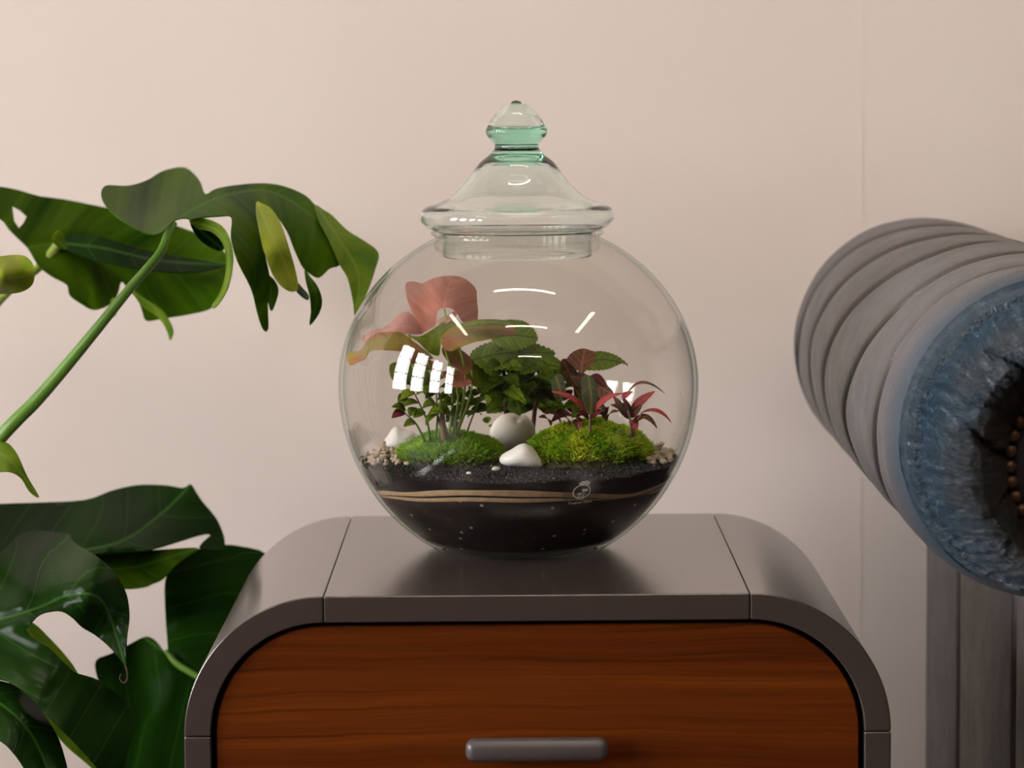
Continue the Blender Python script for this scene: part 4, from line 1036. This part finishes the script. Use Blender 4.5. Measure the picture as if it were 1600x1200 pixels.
ml([tip1], 'mon_lite', 'light green outermost lobe of the arching leaf')
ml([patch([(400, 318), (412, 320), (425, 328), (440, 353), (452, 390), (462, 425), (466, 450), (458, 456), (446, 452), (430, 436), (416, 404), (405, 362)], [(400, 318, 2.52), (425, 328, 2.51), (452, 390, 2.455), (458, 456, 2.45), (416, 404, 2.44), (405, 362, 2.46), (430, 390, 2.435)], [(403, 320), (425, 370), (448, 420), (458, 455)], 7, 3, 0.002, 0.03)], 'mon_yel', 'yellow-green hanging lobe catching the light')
ml([patch([(476, 420), (484, 432), (496, 448), (503, 470), (498, 490), (484, 508), (486, 488), (484, 462), (478, 440)], [(476, 420, 2.49), (503, 470, 2.475), (484, 508, 2.48), (484, 455, 2.46)], [(477, 422), (494, 465), (486, 505)], 6, 3)], 'mon_mid')
ml([patch([(462, 440), (474, 452), (482, 462), (481, 469), (470, 462), (462, 452)], [(462, 440, 2.5), (482, 465, 2.49), (470, 462, 2.48)], [(463, 442), (481, 467)], 5, 2)], 'mon_dark')
ml([patch([(418, 432), (430, 440), (435, 455), (430, 475), (424, 486), (419, 470)], [(418, 432, 2.5), (435, 455, 2.5), (424, 486, 2.49)], [(420, 434), (425, 484)], 5, 3)], 'mon_mid')
ml([patch([(296, 344), (318, 341), (345, 352), (358, 372), (364, 400), (362, 425), (357, 448), (348, 466), (336, 481), (331, 478), (342, 461), (350, 440), (354, 415), (352, 392), (345, 375), (330, 362), (312, 358), (302, 352)],
          [(296, 344, 2.46), (345, 350, 2.45), (364, 400, 2.43), (357, 448, 2.42), (334, 481, 2.42), (352, 392, 2.44), (350, 440, 2.435), (312, 358, 2.47)], [(298, 347), (340, 360), (358, 400), (352, 450), (334, 480)], 5, 3)], 'mon_lite', 'curled ribbon lobe hanging from the top leaf')
ml([patch([(298, 347), (320, 346), (345, 360), (352, 385), (340, 392), (315, 378), (303, 362)], [(298, 347, 2.48), (345, 360, 2.49), (340, 392, 2.49), (303, 362, 2.48)], [(300, 350), (346, 388)], 7, 3)], 'mon_dark')
# leaf behind it
c2 = [(0, 292, 2.74), (60, 306, 2.76), (155, 323, 2.78), (271, 350, 2.77), (350, 385, 2.74), (362, 420, 2.70), (320, 470, 2.68), (229, 500, 2.67), (150, 480, 2.66), (60, 410, 2.67), (15, 355, 2.69), (100, 376, 2.71), (200, 395, 2.73), (280, 420, 2.715), (-40, 300, 2.70), (300, 390, 2.75)]
ml([patch([(-60, 300), (-30, 290), (0, 292), (30, 298), (62, 307), (100, 312), (155, 323), (215, 335), (271, 352), (310, 366), (341, 384), (360, 408), (362, 428), (352, 452), (333, 480), (294, 491), (256, 497), (229, 501), (222, 486), (215, 468), (200, 452), (190, 440), (183, 462), (170, 477), (147, 484), (128, 475), (109, 461), (105, 445), (85, 434), (70, 424), (58, 412), (44, 388), (28, 372), (14, 358), (0, 342), (-40, 330)],
          c2, [(98, 378), (150, 372), (210, 388), (280, 405), (355, 412)], 9, 3, 0.006, 0.05, [[(19, 322), (31, 328), (42, 338), (37, 348), (29, 357), (22, 346)]])], 'mon_mid', 'broad leaf behind the arching leaf', 0.001)
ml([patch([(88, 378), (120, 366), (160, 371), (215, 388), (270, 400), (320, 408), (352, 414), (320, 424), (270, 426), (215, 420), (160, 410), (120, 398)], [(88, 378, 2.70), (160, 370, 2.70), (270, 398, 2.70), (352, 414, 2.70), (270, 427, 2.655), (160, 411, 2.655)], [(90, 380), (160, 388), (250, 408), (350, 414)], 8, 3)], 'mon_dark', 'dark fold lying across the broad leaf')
ml([patch([(205, 452), (225, 466), (245, 478), (258, 490), (268, 508), (271, 520), (266, 532), (262, 520), (254, 504), (240, 490), (222, 478)], [(205, 452, 2.64), (245, 478, 2.64), (266, 532, 2.64), (240, 490, 2.645)], [(206, 454), (245, 484), (266, 530)], 5, 3)], 'mon_lite')
ml([patch([(172, 470), (180, 466), (184, 480), (180, 494), (174, 492)], [(172, 470, 2.66), (184, 480, 2.66), (176, 494, 2.665)], [(176, 468), (178, 492)], 5, 3)], 'mon_lite')
ml([patch([(82, 372), (88, 362), (96, 362), (102, 376), (104, 390), (92, 386), (84, 380)], [(82, 372, 2.65), (96, 362, 2.65), (104, 390, 2.66)], [(84, 372), (102, 386)], 5, 3)], 'mon_lite')
ml([patch([(-70, 420), (-30, 402), (0, 401), (18, 399), (38, 400), (50, 410), (54, 425), (52, 442), (40, 453), (22, 458), (0, 459), (-40, 465)], [(-70, 420, 2.4), (18, 399, 2.39), (54, 425, 2.36), (22, 458, 2.39), (-40, 465, 2.42), (5, 432, 2.33)], [(-60, 440), (0, 436), (50, 430)], 7, 3, 0.0015)], 'mon_yel', 'young yellow-green curled leaf at the left edge')
ml([patch([(-60, 660), (-20, 680), (0, 690), (14, 694), (28, 712), (42, 744), (61, 777), (46, 768), (34, 748), (18, 738), (0, 737), (-40, 740)], [(-60, 660, 2.45), (14, 694, 2.41), (61, 777, 2.38), (0, 737, 2.36), (-40, 740, 2.4)], [(-40, 700), (10, 715), (60, 776)], 7, 3, 0.002)], 'mon_lite', 'light green leaf tip hanging at the left edge')
# lower leaves
ml([patch([(-60, 795), (0, 788), (60, 786), (132, 782), (172, 768), (200, 761), (224, 758), (260, 759), (286, 763), (298, 757), (307, 770), (316, 784), (336, 808), (346, 828), (351, 846), (348, 859), (330, 860), (312, 856), (318, 846), (329, 836), (318, 835), (290, 843), (262, 852), (236, 859), (220, 862), (148, 866), (80, 880), (0, 900), (-60, 900)],
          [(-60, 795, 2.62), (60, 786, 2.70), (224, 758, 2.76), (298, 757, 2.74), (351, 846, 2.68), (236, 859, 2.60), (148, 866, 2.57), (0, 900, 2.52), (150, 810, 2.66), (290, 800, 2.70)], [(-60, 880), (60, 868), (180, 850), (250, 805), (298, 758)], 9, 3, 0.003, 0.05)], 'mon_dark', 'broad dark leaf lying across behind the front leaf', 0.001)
ml([patch([(120, 868), (180, 861), (236, 860), (280, 857), (310, 857), (296, 868), (276, 882), (256, 904), (240, 912), (224, 918), (192, 920), (150, 910), (110, 890)], [(120, 868, 2.60), (236, 860, 2.62), (310, 857, 2.63), (224, 918, 2.585), (150, 905, 2.57)], [(120, 885), (200, 888), (300, 860)], 8, 3, 0.002)], 'mon_mid', 'olive green lobe under the broad dark leaf')
c6 = [(0, 864, 2.42), (60, 829, 2.46), (106, 835, 2.44), (148, 868, 2.38), (198, 928, 2.38), (202, 980, 2.36), (196, 1040, 2.34), (150, 992, 2.36), (96, 956, 2.345), (48, 976, 2.33), (0, 960, 2.36), (60, 900, 2.385), (140, 930, 2.335), (110, 870, 2.40),
      (-60, 960, 2.38), (40, 990, 2.34), (100, 1040, 2.33), (152, 1062, 2.35), (200, 1104, 2.37), (205, 1152, 2.35), (192, 1200, 2.33), (120, 1160, 2.30), (40, 1080, 2.31), (0, 1060, 2.32), (150, 1110, 2.335)]
ml([patch([(-70, 900), (-30, 880), (0, 864), (16, 848), (36, 834), (60, 829), (92, 833), (106, 834), (116, 848), (132, 858), (148, 868), (168, 884), (184, 904), (197, 928), (202, 958), (201, 980), (198, 1000), (197, 1022), (196, 1042), (188, 1030), (172, 1012), (148, 992), (128, 980), (114, 966), (97, 956), (76, 956), (60, 962), (48, 975), (40, 988), (56, 1000), (76, 1012), (96, 1032), (116, 1050), (134, 1056), (152, 1062), (180, 1082), (199, 1104), (207, 1124), (205, 1152), (198, 1178), (190, 1210), (170, 1225), (152, 1200), (120, 1164), (92, 1136), (64, 1108), (40, 1084), (20, 1070), (0, 1062), (-70, 1050)],
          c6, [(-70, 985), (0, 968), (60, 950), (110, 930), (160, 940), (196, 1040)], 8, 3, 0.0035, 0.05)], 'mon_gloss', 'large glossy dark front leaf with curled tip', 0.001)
ml([patch([(-60, 1050), (0, 1064), (24, 1072), (52, 1092), (72, 1122), (92, 1156), (106, 1205), (110, 1240), (60, 1240), (36, 1198), (20, 1176), (0, 1158), (-60, 1120)], [(-60, 1050, 2.36), (24, 1072, 2.34), (72, 1122, 2.33), (108, 1220, 2.30), (36, 1198, 2.28), (0, 1158, 2.29), (30, 1130, 2.30)], [(-60, 1080), (0, 1100), (50, 1150), (85, 1230)], 8, 3, 0.004, 0.05)], 'mon_gloss', 'lowest lobe of the front leaf at the bottom left')
tube('leaf_tip', [at(196, 1040, 2.34), at(199, 1052, 2.34), at(198, 1063, 2.34), at(192, 1067, 2.34), at(187, 1060, 2.34), at(189, 1053, 2.34)], [0.0007, 0.0005, 0.0004], M['stem_brown'], mon, 6, 4)
ml([patch([(36, 972), (52, 974), (72, 992), (100, 1022), (120, 1050), (140, 1100), (165, 1160), (172, 1215), (150, 1205), (130, 1188), (104, 1166), (76, 1134), (60, 1108), (44, 1040)], [(36, 972, 2.46), (120, 1050, 2.48), (172, 1215, 2.44), (60, 1108, 2.43)], [(40, 976), (90, 1070), (165, 1210)], 9, 3)], 'mon_lite', 'light green leaf glimpsed behind the front leaf')
c7 = [(150, 1032, 2.66), (200, 1008, 2.69), (228, 996, 2.70), (262, 1022, 2.66), (257, 928, 2.67), (276, 878, 2.70), (344, 852, 2.74), (416, 866, 2.72), (412, 900, 2.70), (390, 1000, 2.66), (330, 1100, 2.64), (300, 1220, 2.62), (190, 1220, 2.62), (300, 960, 2.68), (230, 1100, 2.65)]
ml([patch([(152, 1058), (150, 1032), (172, 1022), (200, 1008), (228, 995), (244, 1002), (262, 1022), (260, 980), (257, 928), (260, 900), (276, 878), (304, 860), (344, 852), (376, 854), (416, 866), (414, 900), (404, 950), (390, 1000), (360, 1060), (335, 1110), (315, 1170), (305, 1225), (185, 1225), (180, 1150), (170, 1100)], c7, [(262, 1022), (300, 1050), (330, 1090)], 9, 3, 0.004, 0.06)], 'mon_dark', 'dark leaf pressed behind the cabinet corner', 0.001)
tube('leaf_rib', [at(258, 1016, 2.655), at(275, 1036, 2.652), at(300, 1052, 2.648), at(325, 1068, 2.645)], [0.0016, 0.003, 0.003, 0.003], M['stem'], mon, 8, 4)
# petioles down to the pot
pz = Vector((pot_c[0], pot_c[1], 0.32))
def pet(pts, r, mat): return tube('petiole', [at(*p) for p in pts] + [pz + Vector((random.uniform(-.04, .04), random.uniform(-.04, .04), -0.02))], r, mat, mon, 12, 6)
pet([(272, 349, 2.45), (262, 366, 2.44), (248, 398, 2.43), (205, 448, 2.42), (130, 540, 2.42), (60, 622, 2.42), (0, 684, 2.42), (-120, 830, 2.44)], [0.0026, 0.0030, 0.0033, 0.0037, 0.0046, 0.0052, 0.0056, 0.006, 0.008], M['stem'])
pet([(96, 374, 2.70), (80, 396, 2.69), (58, 420, 2.68), (0, 468, 2.66), (-150, 640, 2.60)], [0.004, 0.004, 0.0038, 0.004, 0.005, 0.007], M['stem_pale'])
pet([(-70, 985, 2.38), (-130, 1000, 2.4), (-300, 1100, 2.45)], [0.004, 0.005, 0.006, 0.007], M['stem'])
pet([(-60, 880, 2.55), (-200, 900, 2.55), (-380, 1000, 2.55)], [0.004, 0.005, 0.006, 0.007], M['stem'])
pet([(325, 1068, 2.645), (280, 1300, 2.64), (0, 1500, 2.62), (-500, 1450, 2.6)], [0.003, 0.0045, 0.0055, 0.006, 0.007], M['stem'])
pet([(-70, 440, 2.41), (-150, 600, 2.45), (-320, 900, 2.5)], [0.003, 0.004, 0.005, 0.007], M['stem'])
pet([(-60, 680, 2.43), (-180, 760, 2.45), (-360, 1000, 2.5)], [0.003, 0.004, 0.005, 0.007], M['stem'])
pt = thing('plant_pot', 'terracotta pot holding the monstera left of the cabinet', 'pot', (pot_c[0], pot_c[1], 0))
lathe('pot_body', [(0, 0), (0.11, 0), (0.115, 0.004), (0.155, 0.27), (0.168, 0.272), (0.17, 0.32), (0.158, 0.32), (0.150, 0.285), (0, 0.285)], M['pot'], (pot_c[0], pot_c[1], 0), pt, 48)
lathe('potting_soil', [(0, 0.285), (0.149, 0.285), (0.147, 0.298), (0.06, 0.303), (0, 0.304)], M['soil'], (pot_c[0], pot_c[1], 0), pt, 32)

# ------------------------------------------------------------------ the armchair
Y0, Y1 = 2.10, 2.84
ac = at(1650, 678, 2.14); AX, AZ = ac.x, ac.z; AR = 0.1155
chair = thing('leather_armchair', 'blue-grey leather chesterfield armchair with pleated rolled arm at the right', 'armchair', (AX + 0.35, 2.45, 0))
VY = [2.30, 2.495, 2.66, 2.80, 2.93, 3.05]
def roll_r(a, y):
    """radius of the arm roll; a=0 to the right, 90 up, 180 to the left"""
    up = math.sin(a)
    d = 0.0
    for k, v in enumerate(VY):
        vy = v
        q = (y - vy)
        # a pleat: sharp crease with a fuller fold on its far side
        d -= 0.007 * math.exp(-(q / 0.004) ** 2) + 0.0055 * math.exp(-abs(q) / 0.026) * (1.0 if q < 0 else 0.55)
    r = AR + d + 0.003
    return r
rollV, rollF, tn = [], [], []
NY, NAn = 380, 96
YS1 = Y1 + 0.22; ys = [2.118 + (YS1 - 2.118) * i / NY for i in range(NY + 1)]
for i, y in enumerate(ys):
    for k in range(NAn):
        a = 2 * PI * k / NAn
        fr2 = 1 - 0.06 * max(0, 1 - (y - 2.118) / 0.05) ** 2
        r = roll_r(a, y) * fr2 + 0.0008 * noise.noise(Vector((math.cos(a) * 3, math.sin(a) * 3, y * 14)))
        yw = min(y - 0.20 * (0.5 + 0.5 * math.sin(a)) ** 1.3 * min(1, (y - 2.118) / 0.26) + 0.02 * math.sin(a * 3 + y * 9) * min(1, (y - 2.118) / 0.1), Y1 + (y - YS1) * 0.01)
        rollV.append((AX + r * math.cos(a), yw, AZ + r * math.sin(a)))
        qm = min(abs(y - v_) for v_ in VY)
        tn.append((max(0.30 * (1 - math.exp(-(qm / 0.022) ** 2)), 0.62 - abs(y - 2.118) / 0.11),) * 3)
for i in range(NY):
    for k in range(NAn): k2 = (k + 1) % NAn; rollF.append((i * NAn + k, (i + 1) * NAn + k, (i + 1) * NAn + k2, i * NAn + k2))
rollF.append(tuple(NY * NAn + k for k in range(NAn))[::-1])
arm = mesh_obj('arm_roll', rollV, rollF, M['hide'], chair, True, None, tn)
# front scroll: puffed, gathered face round an oval plaque
pc = at(1671, 727, 2.085); PX, PZ = pc.x, pc.z; pa, pb = 0.0375, 0.0505
V, Fc, tn = [], [], []; NR, NB = 70, 240
prof = [(1.0, 2.118), (0.96, 2.106), (0.90, 2.099), (0.84, 2.0985), (0.78, 2.091), (0.69, 2.076), (0.58, 2.064), (0.47, 2.058), (0.36, 2.062), (0.22, 2.078), (0.08, 2.094), (0.0, 2.101)]
pt_ = np.array([1 - p[0] for p in prof]); py_ = np.array([p[1] for p in prof])
crs = [(math.radians(168), 0.010, 0.35, 1.0), (math.radians(205), 0.008, 0.1, 0.7), (math.radians(128), 0.010, 0.3, 1.0), (math.radians(228), 0.007, 0.2, 0.9), (math.radians(100), 0.006, 0.2, 0.9), (math.radians(262), 0.007, 0.2, 0.9), (math.radians(40), 0.008, .2, .9), (math.radians(0), 0.008, .2, .9), (math.radians(310), .008, .2, .9)]
for i in range(NR + 1):
    f = i / NR                      # 0 at the rim, 1 at the plaque
    for k in range(NB):
        a = 2 * PI * k / NB
        ro = (roll_r(a, 2.118)) * 0.94
        xo, zo = AX + ro * math.cos(a), AZ + ro * math.sin(a)
        xi, zi = PX + pa * math.cos(a), PZ + pb * math.sin(a)
        x, z = xo + (xi - xo) * f, zo + (zi - zo) * f
        y = float(np.interp(f, pt_, py_))
        dd = 0
        for c, dep, f0, f1 in crs:
            q = (a - c - 0.10 * math.sin(6 * f + c * 3) + PI) % (2 * PI) - PI
            env = max(0, min(1, (f - f0 * 0.6) / 0.15)) * (0.4 + 0.6 * f)
            dd += 2.2 * dep * env * (math.exp(-abs(q) / 0.045) - 0.5 * math.exp(-abs(q) / 0.17))
        wr = noise.noise(Vector((math.cos(a) * 9, math.sin(a) * 9, f * 2.2))) * 0.0060 * f + noise.noise(Vector((math.cos(a) * 28, math.sin(a) * 28, f * 5))) * 0.0034 * min(1, f * 2)
        wr += 0.0022 * math.sin(a * 46 + 3 * noise.noise(Vector((x * 40, z * 40, 0)))) * max(0, f - 0.45)
        y += dd * (1 - 0.5 * (f > 0.95)) + wr * math.sin(PI * min(1, f * 1.05))
        V.append((x, y, z)); tn.append((max(0, 0.80 - 1.0 * f + 0.30 * noise.noise(Vector((x * 38, z * 38, 0)))), f, a / (2 * PI)))  # darker to the plaque: brown leather plus its shade put into the colour
for i in range(NR):
    for k in range(NB): k2 = (k + 1) % NB; Fc.append((i * NB + k, i * NB + k2, (i + 1) * NB + k2, (i + 1) * NB + k))
Fc = [f[::-1] for f in Fc]
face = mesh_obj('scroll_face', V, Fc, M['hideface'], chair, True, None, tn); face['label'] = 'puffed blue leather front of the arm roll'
V = [(PX, 2.092, PZ)]; Fc = []
for i, (s, y) in enumerate(((0.5, 2.0925), (0.85, 2.096), (1.0, 2.104))):
    for k in range(64): a = 2 * PI * k / 64; V.append((PX + pa * s * math.cos(a), y, PZ + pb * s * math.sin(a)))
for k in range(64):
    k2 = (k + 1) % 64; Fc.append((0, 1 + k, 1 + k2))
    for i in range(2): Fc.append((1 + i * 64 + k, 1 + (i + 1) * 64 + k, 1 + (i + 1) * 64 + k2, 1 + i * 64 + k2))
mesh_obj('scroll_plaque', V, Fc, M['hidepanel'], chair, True, None, [(0.3,) * 3] * len(V))
nbm = bmesh.new(); bmesh.ops.create_uvsphere(nbm, u_segments=14, v_segments=8, radius=0.0047)
for v in nbm.verts: v.co.y *= 0.75
nme = bpy.data.meshes.new('nail_head'); nbm.to_mesh(nme); nbm.free(); nme.shade_smooth(); nme.materials.append(M['nail'])
NN = 30
for k in range(NN):
    a = 2 * PI * k / NN + 0.04
    o = bpy.data.objects.new('nail_head', nme); C.objects.link(o); o.parent = chair
    o.location = Vector((PX + (pa + 0.001) * math.cos(a), 2.0955, PZ + (pb + 0.001) * math.sin(a))) - Vector(chair.location)
# upright front and side under the roll: vertical padded channels
xL = at(1447, 1000, 2.84).x; xRr = xL + 0.115
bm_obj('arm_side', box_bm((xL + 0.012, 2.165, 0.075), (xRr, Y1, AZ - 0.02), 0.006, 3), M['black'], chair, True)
for y0, y1 in ((2.15, 2.335), (2.350, 2.63), (2.645, 2.845)):
    bm_obj('side_channel', box_bm((xL, y0, 0.08), (xL + 0.03, y1, AZ - 0.06), 0.007, 4), M['hidepanel'], chair, True)
bm_obj('front_panel', box_bm((xL + 0.03, 2.152, 0.08), (xRr, 2.175, AZ - 0.06), 0.006, 3), M['hidepanel'], chair, True)
W_ = 0.62
bm_obj('seat_base', box_bm((xRr, 2.24, 0.08), (xRr + W_, Y1, 0.30), 0.02, 3), M['hidepanel'], chair, True)
bm_obj('seat_cushion', box_bm((xRr + 0.004, 2.20, 0.302), (xRr + W_ - 0.004, Y1 - 0.14, 0.45), 0.035, 5), M['hide'], chair, True)
bm_obj('backrest', box_bm((xRr + 0.002, Y1 - 0.14, 0.30), (xRr + W_ - 0.002, Y1, AZ + 0.07), 0.05, 5), M['hide'], chair, True)
x2 = xRr + W_
bm_obj('arm_side', box_bm((x2, 2.205, 0.08), (x2 + xRr - xL, Y1, AZ - 0.02), 0.01, 3), M['hidepanel'], chair, True)
r2 = arm.copy(); C.objects.link(r2); r2.location.x = 2 * (x2 - AX) + (xRr - xL) * 0 - (x2 - AX) - (AX - xL) + (xRr - xL) * 0 + (xRr - AX) + 0
for o_ in (face,):
    c_ = o_.copy(); C.objects.link(c_); c_.location.x = r2.location.x
for x, y in ((xL + 0.04, 2.25), (x2 + 0.06, 2.25), (xL + 0.04, Y1 - 0.05), (x2 + 0.06, Y1 - 0.05)):
    lathe('foot', [(0, 0), (0.018, 0), (0.026, 0.02), (0.024, 0.05), (0.018, 0.078), (0, 0.078)], M['stem_brown'], (x, y, 0), chair, 20)
